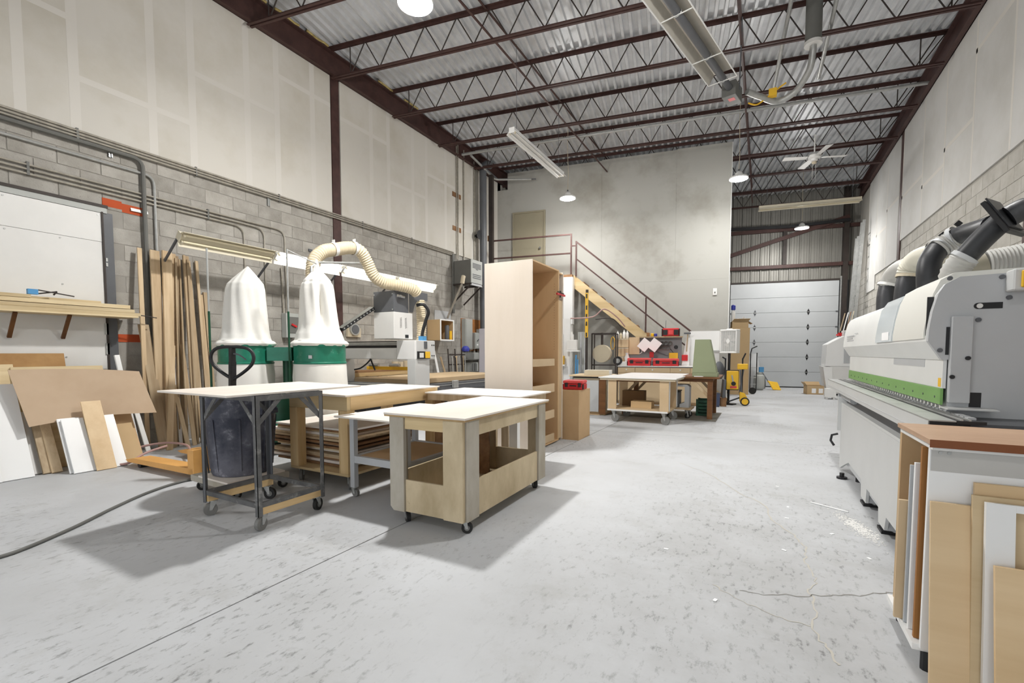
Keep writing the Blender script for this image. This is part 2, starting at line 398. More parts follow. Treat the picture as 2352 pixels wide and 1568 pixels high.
# ---- far partition in front of the upper office, set on the skew
wf = sgroup('wall_far', (0,0,0), SK)
for a, b, z0, z1 in ((-5.1,-2.4,0,3.22),(-2.4,-.7,0,3.22),(-.7,1.455,0,3.22),(-4.75,-1.9,3.22,6.69),(-1.9,.1,3.22,6.71),(.1,1.455,3.22,6.73)):
    Bx('wall_sheet', m_white, wf, a+.001, b-.001, VF, VF+.12, z0+.001, z1-.001)
Bx('wall_sheet', m_white, wf, -5.12, -4.75, VF, VF+.12, 3.22, 6.2)
Bx('corner_bead', m_fixtw, wf, 1.4555, 1.468, VF-.006, VF+.13, 0, 6.73)
# ---- rear wall of ribbed metal with girts, on the skew
rr = sgroup('wall_rear', (0,0,0), SK)
Bx('wall_core', m_dgrey, rr, -4.8, 6.6, VR+.10, VR+.22, 0, 7.1)
pw = .31
me_sid = MB().prism([(0,0),(.02,-.03),(.05,-.03),(.07,0),(.15,0),(.158,-.01),(.168,-.01),(.176,0),(.23,0),(.238,-.01),(.248,-.01),(.256,0),(pw-.002,0),(pw-.002,.012),(0,.012)], 'z', 0, 3.28).mesh('siding_panel', m_siding)
me_sid2 = MB().prism([(0,0),(.02,-.03),(.05,-.03),(.07,0),(.15,0),(.158,-.01),(.168,-.01),(.176,0),(.23,0),(.238,-.01),(.248,-.01),(.256,0),(pw-.002,0),(pw-.002,.012),(0,.012)], 'z', 0, 3.76).mesh('siding_panel', m_siding)
k = 0
u = -4.7
while u < 6.2:
    inst(me_sid, 'siding_panel', rr, (u, VR+.08, 3.78))
    if u+pw < 2.02 or u > 5.56: inst(me_sid2, 'siding_panel', rr, (u, VR+.08, 0))
    u += pw
for z in (4.33, 5.62): Bx('girt', m_steel, rr, -4.7, 6.2, VR-.06, VR+.045, z-.06, z+.06)
Bx('door_header', m_steeldk, rr, 1.9, 5.75, VR-.02, VR+.045, 3.765, 3.83)
Bx('post', m_steeldk, rr, 3.76, 3.88, VR-.08, VR-.062, 4.39, 5.56)
MB().bar((2.0,VR-.16,4.78),(5.7,VR-.16,5.88),.08,.13).build('brace', m_steel, rr)
MB().bar((2.0,VR-.26,5.72),(3.9,VR-.26,5.66),.10,.09).bar((3.9,VR-.26,5.66),(5.7,VR-.26,5.74),.10,.09).build('track_tube', m_black, rr)
for u in (1.98, 5.66): Bx('jamb_post', m_steeldk, rr, u-.07, u+.07, VR-.12, VR+.045, 0, 6.9)
# ---- garage door
gd = sgroup('door_1', uvz(0,0), SK)
n = 7; hh = 3.73/n
for i in range(n):
    Bx('door_section', m_door, gd, 2.1, 5.52, VR-.03, VR+.02, .03+hh*i+.003, .03+hh*(i+1)-.003, bev=.006)
for i in range(1, n-1):
    z = .03+hh*i
    for u, mt in ((2.93,m_dgrey),(4.62,m_black)):
        MB().prism([(u-.05,z),(u,z-.12),(u+.05,z),(u,z+.12)], 'y', VR-.036, VR-.031).build('reinforcing_plate', mt, gd)
        MB().cyl((u-.04,VR-.04,z),(u+.04,VR-.04,z),.012,8).build('hinge', m_galv2, gd)
    for u in (2.12, 5.5): Bx('end_hinge', m_dgrey, gd, u-.06, u+.06, VR-.05, VR-.031, z-.02, z+.02)
for u in (2.06, 5.56): Bx('track', m_galv2, gd, u-.02, u+.02, VR-.07, VR-.03, .05, 3.9)
Bx('bottom_seal', m_rubber, gd, 2.1, 5.52, VR-.035, VR+.02, 0, .032)
# ---- upper office door
du = sgroup('door_2', uvz(0,0), SK)
Bx('door_leaf', m_doorup, du, -4.52, -3.60, VF-.035, VF-.004, 3.38, 5.43)
for a, b, z0, z1 in ((-4.57,-4.521,3.38,5.48),(-3.599,-3.55,3.38,5.48),(-4.52,-3.60,5.431,5.48)):
    Bx('door_frame', m_doorup, du, a, b, VF-.06, VF-.002, z0, z1)
kb = MB().cyl((-3.70,VF-.035,4.37),(-3.70,VF-.075,4.37),.018,10).build('door_knob', m_chrome, du)
MB().cyl((-3.70,VF-.075,4.37),(-3.70,VF-.11,4.37),.034,14,.028).build('knob_head', m_chrome, kb, smooth=40)
# ---- white plated door in the left wall, steel frame
dl = sgroup('door_3')
Bx('door_panel', m_offw, dl, -7.298, -7.27, .2, 2.63, 0, 2.628)
Bx('door_panel', m_offw, dl, -7.298, -7.268, .2, 2.63, 2.632, 2.985)
for y, z in ((1.79,2.6),(2.24,2.6),(2.24,2.06),(2.6,2.955),(2.24,1.2),(1.79,2.955)): MB().cyl((-7.272,y,z),(-7.264,y,z),.009,8).build('screw_head', m_galv2, dl)
Bx('frame_stile', m_dgrey, dl, -7.302, -7.275, 2.65, 2.75, 0, 3.0)
Bx('frame_edge', m_steeldk, dl, -7.30, -7.255, 2.63, 2.65, 0, 3.0)
for z in (2.42, 2.36): Bx('strike', m_galv2, dl, -7.275, -7.268, 2.66, 2.68, z-.025, z+.02)
for z in (1.55, 1.30): Bx('hinge', m_galv2, dl, -7.27, -7.255, 2.615, 2.65, z-.07, z+.07)
tl = sgroup('trim_1')
Bx('lintel_angle', m_steeldk, tl, -7.30, -7.255, .2, 2.70, 3.055, 3.09)
Bx('lintel_plate', m_elec, tl, -7.30, -7.262, .2, 2.69, 2.99, 3.055)
# ---- steel frame
for X, ys in ((XL,(-.1,6.27,12.46)),(XR,(1.6,7.99,14.2))):
    for y in ys:
        s = 1 if X < 0 else -1
        c = sgroup('steel_column', (X, y, 0))
        MB().box(min(0,s*.02),max(0,s*.02),-.09,.09,0,6.46).build('front_flange', m_steel, c)
        c.location.x = X+s*.005
    s = 1 if X < 0 else -1
    b = sgroup('eave_beam', (X, 0, 0))
    Bx('web', m_steel, b, min(s*.02,s*.04), max(s*.02,s*.04), -4.4, 18.6 if X < 0 else 20.3, 6.45, 6.86)
    Bx('flange', m_steel, b, min(0,s*.12), max(0,s*.12), -4.4, 18.6 if X < 0 else 20.3, 6.45, 6.475)
    Bx('flange', m_steel, b, min(0,s*.12), max(0,s*.12), -4.4, 18.6 if X < 0 else 20.3, 6.845, 6.87)
    rd = random.Random(2)
    for y in (4.4,5.0,5.6,7.3,8.1):
        MB().tube([(s*(.12+rd.uniform(0,.02)), y+t*.09, 6.885+rd.uniform(-.005,.012)) for t in range(6)], .02, 6).build('insulation_tuft', m_rough, b)
# ---- roof deck of fluted sheets
ce = sgroup('ceiling', (0,0,0), SK)
P = .1524; prof = []
for i in range(6):
    o = i*P; prof += [(o,6.905),(o+.045,6.905),(o+.060,6.957),(o+.137,6.957)]
prof.append((6*P-.001,6.905))
up = [(a,b+.004) for a, b in reversed(prof)]
me_deck = MB()
n = len(prof); y0, y1 = -6.5, 19.4
vs = [(a,y0,b) for a, b in prof]+[(a,y1,b) for a, b in prof]
me_deck.add(vs, [(i,i+1,n+i+1,n+i) for i in range(n-1)])
me_deck = me_deck.mesh('deck_sheet', m_galv)
for k in range(19): inst(me_deck, 'deck_sheet', ce, (-9.6+k*6*P, 0, 0))
Bx('roof_board', m_dgrey, ce, -10, 9, y0, y1, 7.05, 7.1)
# ---- open web joists
def ulim(v): return ((XL+.13+v*math.sin(SK))/math.cos(SK), (XR-.13+v*math.sin(SK))/math.cos(SK))
for k in range(-4, 9):
    v = 5.70+1.565*k
    ua, ub = ulim(v); 
    j = sgroup('roof_joist', uvz(0,v), SK)
    t = MB()
    for s in (-1, 1): t.box(ua-.1, ub+.1, s*.035-.022, s*.035+.022, 6.893, 6.900).box(ua-.1, ub+.1, s*.014-.003, s*.014+.003, 6.845, 6.893)
    t.build('top_chord', m_steel, j)
    t = MB()
    for s in (-1, 1): t.box(ua, ub, s*.033-.020, s*.033+.020, 6.335, 6.342).box(ua, ub, s*.014-.003, s*.014+.003, 6.342, 6.385)
    t.build('bottom_chord', m_steel, j)
    wbm = MB(); u = ua+.42; st = .305
    wbm.cyl((ua+.4,0,6.35),(ua+.4,0,6.87),.010,6)
    i = 0
    while u+st < ub-.1:
        a, b = ((6.36,6.87) if i % 2 == 0 else (6.87,6.36)); wbm.cyl((u,0,a),(u+st,0,b),.0105,6); u += st; i += 1
    wbm.cyl((ub-.35,0,6.35),(ub-.35,0,6.87),.010,6).cyl((ub-.35,0,6.36),(ub+.02,0,6.88),.010,6)
    wbm.build('web_rods', m_steeldk, j)
# ---- bridging rods between joists, along the building
for X, z in ((-4.0,6.355),(-4.12,6.86),(-.45,6.355),(-.47,6.86)):
    o = MB().box(X-.016,X+.016,.5,13.6 if X < -1 else 17.9,z-.003,z+.003).box(X-.003,X+.003,.5,13.6 if X < -1 else 17.9,z,z+.03).build('bridging_angle', m_steel); struct(o)
# ================================================================== LEFT WALL: conduits, lamps, boards
def pipe(name, pts, r, mat, label, group=None, n=8, clips=()):
    t = thing(name, label, 'pipe' if r > .02 else 'conduit', pts[0], 0, group)
    o = Vector(pts[0]); MB().tube([Vector(p)-o for p in pts], r, n).build('pipe_run', mat, t, smooth=40)
    for c in clips:
        c = Vector(c)-o; MB().box(c.x-.02,c.x+.012,c.y-.012,c.y+.012,c.z-r-.012,c.z+r+.012).build('pipe_strap', m_elecdk, t)
    return t
def bend(a, c, b, k=5, d=.12):                 # corner c between a and b, rounded
    a, b, c = Vector(a), Vector(b), Vector(c); p = c+(a-c).normalized()*d; q = c+(b-c).normalized()*d
    return [a]+[(p*(1-t)**2+c*2*t*(1-t)+q*t*t) for t in [i/k for i in range(k+1)]]+[b]
X = -7.262
for i, (dx, z, lb) in enumerate(((0,3.905,'thin grey conduit running highest along the bottom edge of the left drywall'),(.004,3.868,'middle grey conduit along the bottom edge of the left drywall'),(.008,3.83,'lowest of the three conduits along the bottom edge of the left drywall'))):
    pipe('wall_conduit', [(X+dx,-3,z),(X+dx,9.6,z),(X+dx,10.05,z-.0)], .014, m_conduit, lb, clips=[(X+dx,y,z) for y in (2.44,3.75,5.05,6.9,8.4)])
pipe('wall_pipe', bend((-7.25,-3,3.72),(-7.25,3.09,3.79),(-7.25,3.09,1.2)), .026, m_elecdk, 'thick dark pipe that turns down beside the white door, behind the boards')
pipe('wall_conduit', bend((-7.27,-3,3.61),(-7.27,3.22,3.62),(-7.27,3.22,2.0)), .017, m_galv2, 'bright steel conduit dropping down behind the leaning planks')
for i, (z, y) in enumerate(((3.26,4.43),(3.31,4.77),(3.36,5.14))):
    pipe('wall_conduit', bend((-7.27,-3,z+.01),(-7.27,y,z-.02),(-7.27,y,1.9 if i == 2 else 1.5), d=.16), .012, m_conduit,
         ['lowest of three parallel conduits above the white door, bending down first','middle of three parallel conduits above the white door, bending down second','uppermost of three parallel conduits above the white door, bending down last'][i], clips=[(-7.27,2.0,z),(-7.27,3.9,z-.01)])
for y, z in ((2.76,3.80),(4.87,3.78)):
    t = tag(MB().box(-7.298,-7.27,y-.02,y-.008,z-.09,z+.05).box(-7.298,-7.27,y+.008,y+.02,z-.09,z+.05).box(-7.298,-7.285,y-.02,y+.02,z-.09,z+.05).build('strut_channel', m_galv2), 'short steel strut channel under the left drywall '+('above the white door' if y < 3 else 'above the unlit wall lamp'), 'bracket')
t = tag(MB().box(-7.298,-7.27,5.62,5.82,3.09,3.12).box(-7.298,-7.28,5.62,5.82,3.12,3.135).build('wall_bracket', m_dgrey), 'small dark metal bracket on the blocks left of the brown column', 'bracket')
t = tag(MB().box(-7.298,-7.275,2.95,3.14,3.10,3.125).box(-7.298,-7.285,2.95,3.14,3.125,3.14).build('wall_bracket', m_galv2), 'short steel strut over the orange paint mark', 'bracket')
# wall lamps: a row of strip fixtures on arms
def strip(name, label, loc, rz, L, lit, mat, group=None, refl=.11, tube=None):
    t = thing(name, label, 'lamp', loc, rz, group)
    MB().prism([(-.055,0),(.055,0),(.045,.07),(-.045,.07)], 'y', -L/2, L/2).build('housing', mat, t)
    for s in (-1, 1):
        MB().prism([(s*.055,.0),(s*refl,-.05),(s*(refl+.004),-.046),(s*.057,.012)], 'y', -L/2, L/2).build('reflector', mat, t)
        MB().cyl((s*.05,-L/2+.05,-.022),(s*.05,L/2-.05,-.022),.017,10).build('tube', m_tube_on if lit else (tube or m_tube_off), t, smooth=50)
        for e in (-1, 1): Bx('socket', m_fixt, t, s*.05-.012, s*.05+.012, e*(L/2-.035)-.012, e*(L/2-.035)+.012, -.042, .002)
    for e in (-1, 1): Bx('end_plate', mat, t, -.056, .056, e*L/2-.004, e*L/2+.004, -.03, .07)
    return t
segs = [(3.22,4.52,0),(4.55,5.82,1),(5.86,7.18,1),(7.22,8.5,1)]
labs = ['cream strip lamp on the wall above the leaning planks, tubes unlit','lit strip lamp on the wall behind the left filter bag','lit strip lamp on the wall behind the cream duct hose','strip lamp at the far end of the lit wall row, above the router head']
for (a,b,l), lb in zip(segs, labs):
    t = strip('strip_lamp', lb, (-6.68,(a+b)/2,2.75), 0, b-a, l, m_fixt if not l else m_fixtw, 'strip lamps in a row on the left wall')
    t.rotation_euler = (0, R(-48), 0)
    ar = MB()
    for y in (-(b-a)/2+.03,):
        ar.bar((-.0,y,.07),(-.55,y,.18),.02,.03)
    ar.build('wall_arm', m_dgrey, t)
# lumber standing against the wall
def plank(foot, top, wdt, th, mat, label, wdir=(0,1,0), name='plank'):
    foot, top = Vector(foot), Vector(top); d = (top-foot).normalized(); wv = Vector(wdir); wv = (wv-d*wv.dot(d)).normalized(); nrm = d.cross(wv).normalized()
    if nrm.x < 0: nrm = -nrm
    Mx = Matrix((wv, nrm, d)).transposed(); L = (top-foot).length
    o = MB().obox((0,0,L/2), (wdt, th, L), Matrix.Identity(3)).build(name, mat, bev=.001)
    o.matrix_world = Matrix.Translation(foot)@Mx.to_4x4()
    return tag(o, label, 'board')
PL = [ # foot y, foot x, top y, top z, width, thickness, label
 (2.88,-6.93,2.99,2.62,.055,.02,'narrow plank standing leftmost against the block wall, beside the dark pipe'),
 (3.04,-6.90,3.16,2.62,.12,.02,'broad tan plank second of the standing row, its top beside the bright conduit'),
 (3.10,-6.86,3.29,2.63,.12,.022,'broad smooth board standing in the middle of the plank row'),
 (3.24,-6.92,3.39,2.62,.06,.02,'narrow plank just right of the broad smooth board'),
 (3.30,-6.90,3.45,2.60,.035,.022,'thin brownish stick between two narrow planks'),
 (3.36,-6.88,3.51,2.62,.03,.02,'thin stick leaning in a pair near the right of the plank row'),
 (3.42,-6.86,3.56,2.62,.055,.02,'narrow plank at the right end of the tall plank row'),
 (3.70,-7.05,3.71,2.58,.04,.02,'slim stick standing alone at the right of the row'),
 (3.74,-7.05,3.75,2.10,.05,.025,'shorter slat standing beside the alone stick'),
 (3.80,-7.05,3.81,2.14,.055,.03,'darker short slat standing nearest the left filter bag')]
xt_ = [-7.20,-7.20,-7.17,-7.215,-7.25,-7.19,-7.22,-7.265,-7.265,-7.265]; xf_ = [0,0,.04,0,-.03,.05,.02,0,0,0]; fo_ = [0,0,0,-.03,.0,.03,.07,0,0,0]
for i, (fy,fx,ty,tz,wd,th,lb) in enumerate(PL):
    plank((fx+xf_[i],fy+fo_[i],0),(xt_[i],ty,tz),wd*.92,th+.006*(i % 3),m_lumber,lb)
for (ty, fy, fx, tx, wd, lb) in ((3.405,3.20,-6.84,-7.19,.022,'slim stick just behind the narrow plank in the standing row'),(3.475,3.28,-6.80,-7.24,.02,'slim dark-edged stick third from the right of the tall row'),(3.54,3.40,-6.78,-7.16,.024,'slim stick leaning foremost near the right of the tall row'),(3.60,3.52,-6.84,-7.24,.022,'last slim stick at the right end of the tall row')):
    plank((fx,fy,0),(tx,ty,2.56),wd,.03,m_lumber,lb)
plank((-6.80,3.01,0),(-7.16,2.98,1.62),.12,.02,m_lumber,'shorter wide board leaning in front of the dark pipe, cut end at shelf height')
plank((-6.78,3.10,0),(-7.12,3.06,1.12),.055,.02,m_lumber,'short plank with square top leaning below the shelf ends')
plank((-6.82,3.21,0),(-7.20,3.33,1.95),.04,.016,m_melam,'white edged strip standing right of the broad smooth board')
plank((-6.66,3.00,0),(-7.05,3.26,1.35),.07,.018,m_lumber,'tan slat crossing the row at a slant, foot to the left')
plank((-6.72,3.33,0),(-7.13,3.40,1.5),.05,.018,m_lumber,'shorter stick in front of the thin pair')
plank((-6.70,3.24,0),(-7.06,3.22,1.05),.05,.018,m_lumber,'lowest tan slat at the foot of the plank row')
plank((-6.78,2.72,0),(-7.10,2.66,1.22),.05,.03,m_melam,'short white offcut leaning behind the cardboard sheet')
plank((-6.72,2.80,0),(-7.02,2.76,.72),.05,.02,m_offw,'paint-streaked white stick below the cardboard edge')
plank((-6.74,2.70,0),(-7.06,2.63,.85),.045,.022,m_lumdk,'brown stick beside the paint-streaked one')
# shelf with boards over the white door
sh = thing('wall_shelf', 'wooden bracket shelf on the white door loaded with boards', 'shelf', (-7.265,1.9,1.7))
Bx('shelf_board', m_lumbery, sh, .002, .36, -.95, .93, -.012, .008)
for y in (-.13, .31):
    MB().bar((.02,y,-.28),(.25,y,-.015),.035,.022,(1,0,1)).build('bracket', m_brownw, sh)
rd = random.Random(4); lay = []
z = 1.7085; k = 0
blabs = ['broad pale board lying lowest at the wall on the shelf','pale board lying lowest in the middle of the shelf','long thin board lying lowest at the front of the shelf','pale board in the second layer at the wall','pale board in the second layer, front','dark-ended board in the second layer, middle','white-edged board in the third layer at the wall','pale board in the third layer, front','bluish ended board in the third layer, middle','topmost long pale board on the shelf','short rough topmost board on the shelf']
spec = [(.02,.13,-.9,.90,.038),(.14,.24,-.9,.72,.038),(.25,.35,-.9,.96,.038),(.03,.14,-.9,.84,.045),(.23,.34,-.9,.90,.040),(.15,.22,-.9,.55,.045),(.03,.13,-.9,.74,.047),(.22,.33,-.9,.86,.044),(.14,.21,-.9,.20,.047),(.05,.2,-.9,.62,.03),(.22,.32,-.95,-.02,.035)]
zl = [1.7085]*3+[1.7485]*3+[1.7955]*3+[1.8445]*2
for (a,b,c,d,t_), z0, lb in zip(spec, zl, blabs):
    tag(Bx('shelf_plank', m_lumbery, None, -7.265+a, -7.265+b, 1.9+c, 1.9+d, z0, z0+t_, bev=.001), lb, 'board')
t = thing('hand_clamp','dark metal clamp with crossed bars lying on the shelf boards','clamp',(-6.98,2.08,1.895))
MB().bar((0,-.14,0),(0,.02,.04),.012,.014).bar((0,.02,.04),(0,-.01,-.0),.012,.014).bar((.02,-.14,.04),(.02,.16,.0),.012,.012).build('clamp_jaw', m_steeldk, t)
Bx('clamp_block', m_blue, t, -.02, .03, -.22, -.14, -.01, .045)
t = tag(MB().cyl((-7.0,2.78,1.742),(-6.98,3.06,1.705),.006,8).build('metal_rod', m_steeldk), 'thin dark rod sticking out past the shelf end', 'rod')
# panels leaning at the foot of the wall
def lean(y0, y1, xf, xt, zt, th, mat, label, name='panel', z0=0.0, yt=0.0, cat='board', bev=.001):
    # foot line at x=xf, top line at x=xt height zt; yt shifts the top along the wall
    dx, dz = xt-xf, zt-z0; L = math.hypot(dx, dz); nx, nz = dz/L*th, -dx/L*th
    lo = [(xf,y0,z0),(xf+nx,y0,z0+nz),(xf+nx,y1,z0+nz),(xf,y1,z0)]; hi = [(xt,y0+yt,zt),(xt+nx,y0+yt,zt+nz),(xt+nx,y1+yt,zt+nz),(xt,y1+yt,zt)]
    o = Vector(((xf+xt)/2,(y0+y1)/2,z0))
    m = MB().hexa([Vector(p)-o for p in lo],[Vector(p)-o for p in hi]).build(name, mat, bev=bev)
    m.location = o
    return tag(m, label, cat)
lean(.6,1.69,-6.42,-6.86,.92,.018,m_melam,'large white panel leaning at the left edge of the photo')
lean(.5,1.46,-6.40,-6.82,.90,.018,m_melam,'front white panel overlapping the large one at the left edge')
lean(1.55,2.18,-6.86,-7.16,1.24,.018,M('ply_brown',(176,138,88),.7,c2=(156,116,70),vs=4),'brown plywood piece with two holes leaning at the back against the white door')
lean(.9,1.75,-6.72,-7.12,1.12,.02,m_lumbery,'pale board with a broken top behind the large white panel')
lean(1.72,2.5,-6.70,-7.08,1.09,.02,m_lumbery,'pale board whose edge shows along the top of the cardboard')
lean(1.64,1.80,-6.60,-6.86,.55,.03,m_lumdk,'bundle of dark strips between the white panels')
lean(1.70,1.84,-6.52,-6.84,.62,.02,m_offw,'grey-white offcut beside the dark strips')
lean(1.76,1.88,-6.46,-6.78,.60,.03,m_lumber,'tan block-edged offcut left of the white door fronts')
lean(1.82,1.90,-6.43,-6.72,.50,.03,m_lumber,'narrow tan offcut touching the white door fronts')
lean(1.90,2.08,-6.24,-6.52,.545,.02,m_melam,'back one of the two small white door fronts')
lean(1.92,2.10,-6.20,-6.48,.54,.02,m_melam,'front one of the two small white door fronts')
lean(2.22,2.37,-6.19,-6.49,.545,.018,m_melam,'small white board right of the tan upright board')
lean(2.09,2.26,-6.155,-6.49,.715,.016,m_maplez,'tan upright board leaning in front of the small white fronts')
lean(2.38,2.56,-6.28,-6.55,.42,.016,m_cardlt,'low tan hardboard scrap with a slanted top')
lean(2.42,2.62,-6.42,-6.72,.54,.016,m_mdf,'brown hardboard piece behind the low slanted scrap')
# the bent cardboard sheet resting over the panels
cb = MB(); nseg = 14; top = []; bot = []
for i in range(nseg+1):
    t_ = i/nseg; y = 1.62+t_*1.10; sag = math.sin(t_*math.pi)
    top.append((-6.74-.05*math.sin(t_*5), y-.02*0, 1.075+.02*sag-.05*t_)); bot.append((-6.50-.04*math.sin(t_*4), y+.07, .50+.025*t_+.03*sag))
vs = top+bot+[(x+.006,y,z-.001) for x,y,z in top]+[(x+.006,y,z-.001) for x,y,z in bot]; q = nseg+1; fs = []
for i in range(nseg):
    fs += [(i,i+1,q+i+1,q+i),(2*q+i+1,2*q+i,3*q+i,3*q+i+1),(i+1,i,2*q+i,2*q+i+1),(q+i,q+i+1,3*q+i+1,3*q+i)]
fs += [(0,q,3*q,2*q),(nseg,2*q+nseg,3*q+nseg,q+nseg)]
o = cb.add(vs, fs).build('cardboard_sheet', m_cardbd, smooth=30); tag(o, 'wide bent brown cardboard sheet lying over the leaning panels', 'cardboard')
# disconnect box and other small wall gear
t = thing('disconnect_switch','grey disconnect box with a red lever on the block wall between the bags','switch',(-7.29,5.17,1.72))
Bx('box', m_elec, t, 0, .13, -.12, .12, -.21, .21, bev=.006)
Bx('cover', m_elecdk, t, .13, .14, -.07, .11, -.13, .15, bev=.004)
MB().bar((.15,-.03,.02),(.15,.06,-.02),.03,.025,(1,0,0)).build('lever', m_red, t)
for yy in (-.12,-.04): MB().cyl((.04,yy+.02,.21),(.04,yy+.02-.02,1.0),.013,8).build('feed_conduit', m_conduit, t)
t = thing('wall_gauge','round fan-shaped dial unit on a beige board on the block wall','gauge',(-7.29,6.62,1.70))
Bx('board', m_beige, t, 0, .05, -.18, .16, -.13, .05)
MB().cyl((.05,-.02,.02),(.09,-.02,.02),.12,20).build('rim', m_galv2, t, smooth=40)
MB().cyl((.09,-.02,.02),(.10,-.02,.02),.09,20).build('face', m_dgrey, t, smooth=40)
# ================================================================== pallet jack, hoses, cord
t = thing('pallet_jack','pallet jack with orange forks and black loop handle beside the leaning panels','pallet jack',(-4.85,2.62,0), R(2))
for (y, lo_) in ((-.16,-1.18),(.36,-1.18)):
    f = MB().prism([(lo_-.12,.075),(lo_-.04,.055),(-.02,.055),(-.02,.115),(lo_+.05,.105)], 'y', y-.08, y+.08).build('fork', m_orange, t)
    MB().cyl((lo_+.1,y-.05,.035),(lo_+.1,y+.05,.035),.035,12).build('load_wheel', m_rubber, f)
Bx('fork_bridge', m_orange, t, -.10, .0, -.24, .44, .055, .30)
MB().prism([(-.02,.115),(-.30,.115),(-.02,.32)], 'y', -.04, .02).build('gusset', m_orange, t)
Bx('data_plate', m_paper, t, -.26, -.14, -.05, .03, .255, .262)
MB().cyl((.06,.10,.22),(.06,.10,.62),.05,14).build('pump', m_black, t, smooth=40)
for y in (.04,.16): MB().cyl((.06,y-.025,.09),(.06,y+.025,.09),.09,16).build('steer_wheel', m_rubber, t, smooth=40)
MB().bar((.08,.10,.45),(.12,.10,1.16),.06,.035,(1,0,0)).build('tiller', m_black, t)
# loop handle: faces the camera
ang = R(28); H = Vector((.12,.10,0)); ex = Vector((math.cos(ang), math.sin(ang),0)); ex = Vector((math.cos(R(28)),math.sin(R(28)),0))
pts = []
for (a, z) in ((0,.98),(.10,1.045),(.185,1.12),(.215,1.19),(.20,1.255),(.15,1.295),(.07,1.31),(0,1.31),(-.07,1.31),(-.15,1.295),(-.20,1.255),(-.215,1.19),(-.185,1.12),(-.10,1.045)):
    pts.append(H+ex*a+Vector((0,0,z)))
S = spline(pts+[pts[0]], 4)[:-1]
hd = MB().tube(S, .017, 8, closed=True).build('loop_handle', m_black, t, smooth=50)
MB().bar(H+Vector((0,0,.97)),H+Vector((0,0,1.30)),.055,.03,(1,0,0)).build('handle_stem', m_black, hd)
MB().tube(spline([H+Vector((.02,0,1.24)),H+ex*.06+Vector((.01,0,1.23)),H+ex*.13+Vector((.01,0,1.18))],5),.008,6).build('release_lever', m_dgrey, hd)
P = [(-5.75,2.80,.13),(-6.1,2.92,.14),(-6.45,2.86,.14),(-6.62,2.64,.10),(-6.52,2.40,.03),(-6.28,2.29,.02),(-6.14,2.36,.03),(-6.20,2.55,.10),(-6.28,2.80,.13)]
tag(MB().tube(spline(P,8),.013,8).build('air_hose', m_hoseR, smooth=50), 'loop of dusty pink air hose lying over the orange forks', 'hose')
P = [(-3.7,.2,.012),(-4.0,.75,.012),(-4.06,.98,.012),(-4.26,1.3,.012),(-4.52,1.62,.012),(-4.74,1.93,.012),(-4.86,2.2,.012),(-4.9,2.5,.012),(-4.95,2.9,.012)]
tag(MB().tube(spline(P,8),.012,8).build('power_cord', m_elecdk, smooth=50), 'grey power cord curving over the floor at the lower left', 'cord')
# ================================================================== rubbish bin on a dolly
t = thing('wheeled_dolly','low board dolly under the dark bin, worn grey wood','dolly',(-4.15,2.44,0), R(-2))
Bx('deck', m_plygrey, t, -.36, .30, -.26, .27, .095, .15, bev=.003)
Bx('top_sheet', m_top, t, -.20, .28, -.27, .24, .151, .166)
def caster(par, x, y, zt, r=.045, rot=0.0, mat=None, wd=.028):
    e = MB(); c, s = math.cos(rot), math.sin(rot)
    def L(a, b, z): return Vector((x+a*c-b*s, y+a*s+b*c, z))
    off = r*.45
    f = MB().cyl(L(0,0,zt-.006),L(0,0,zt),r*.62,10)
    for sd in (-1,1):
        b = sd*(wd/2+.006)
        f.hexa([L(off-.008,b-.003,r*.9),L(off+.008,b-.003,r*.9),L(off+.008,b+.003,r*.9),L(off-.008,b+.003,r*.9)],
               [L(-r*.5,b-.003,zt-.006),L(r*.5,b-.003,zt-.006),L(r*.5,b+.003,zt-.006),L(-r*.5,b+.003,zt-.006)])
    o = f.build('caster_fork', m_galv2, par)
    MB().cyl(L(off,-wd/2,r),L(off,wd/2,r),r,18).build('wheel', mat or m_rubber, o, smooth=40)
    MB().cyl(L(off,-wd/2-.002,r),L(off,wd/2+.002,r),r*.5,12).build('hub', m_greywheel, o, smooth=40)
    return o
for x, y in ((-.31,-.21),(.24,-.2),(-.31,.22),(.24,.22)): caster(t, x, y, .095, .042, random.uniform(0,3))
t = thing('waste_bin','large dark blue-grey dusty waste bin behind the steel-framed cart','bin',(-4.17,2.46,.166))
prof = [(.225,0),(.235,.005),(.245,.03),(.282,.52),(.286,.525),(.290,.63),(.292,.64),(.305,.655),(.312,.69),(.308,.715),(.295,.72),(.282,.715),(.235,.03),(0.001,.025)]
MB().lathe(prof, 40, cap=False).build('bin_body', m_can, t, smooth=35)
for k in range(8):
    a = 2*math.pi*k/8+.2; c, s = math.cos(a), math.sin(a)
    MB().bar((c*.246,s*.246,.05),(c*.283,s*.283,.51),.016,.012,(c,s,0)).build('rib', m_can, t)
for a in (R(186), R(6)):
    c, s = math.cos(a), math.sin(a); q = Vector((c,s,0)); r_ = Vector((-s,c,0))
    MB().bar(q*.30-r_*.07+Vector((0,0,.64)), q*.36-r_*.07+Vector((0,0,.57)),.012,.05).bar(q*.30+r_*.07+Vector((0,0,.64)), q*.36+r_*.07+Vector((0,0,.57)),.012,.05).bar(q*.36-r_*.08+Vector((0,0,.565)),q*.36+r_*.08+Vector((0,0,.565)),.03,.03).build('grip', m_can, t)
a = R(-128); c, s = math.cos(a), math.sin(a); q = Vector((c,s,0)); r_ = Vector((-s,c,0))
pn = MB()
for (x0,z0,x1,z1) in ((-.10,.03,-.10,.42),(.10,.03,.10,.42),(-.10,.42,.10,.42)):
    pn.bar(q*(.242+.078*z0)+r_*x0+Vector((0,0,z0)), q*(.242+.078*z1)+r_*x1+Vector((0,0,z1)), .008, .012, q)
pn.build('panel_ridge', m_black, t)
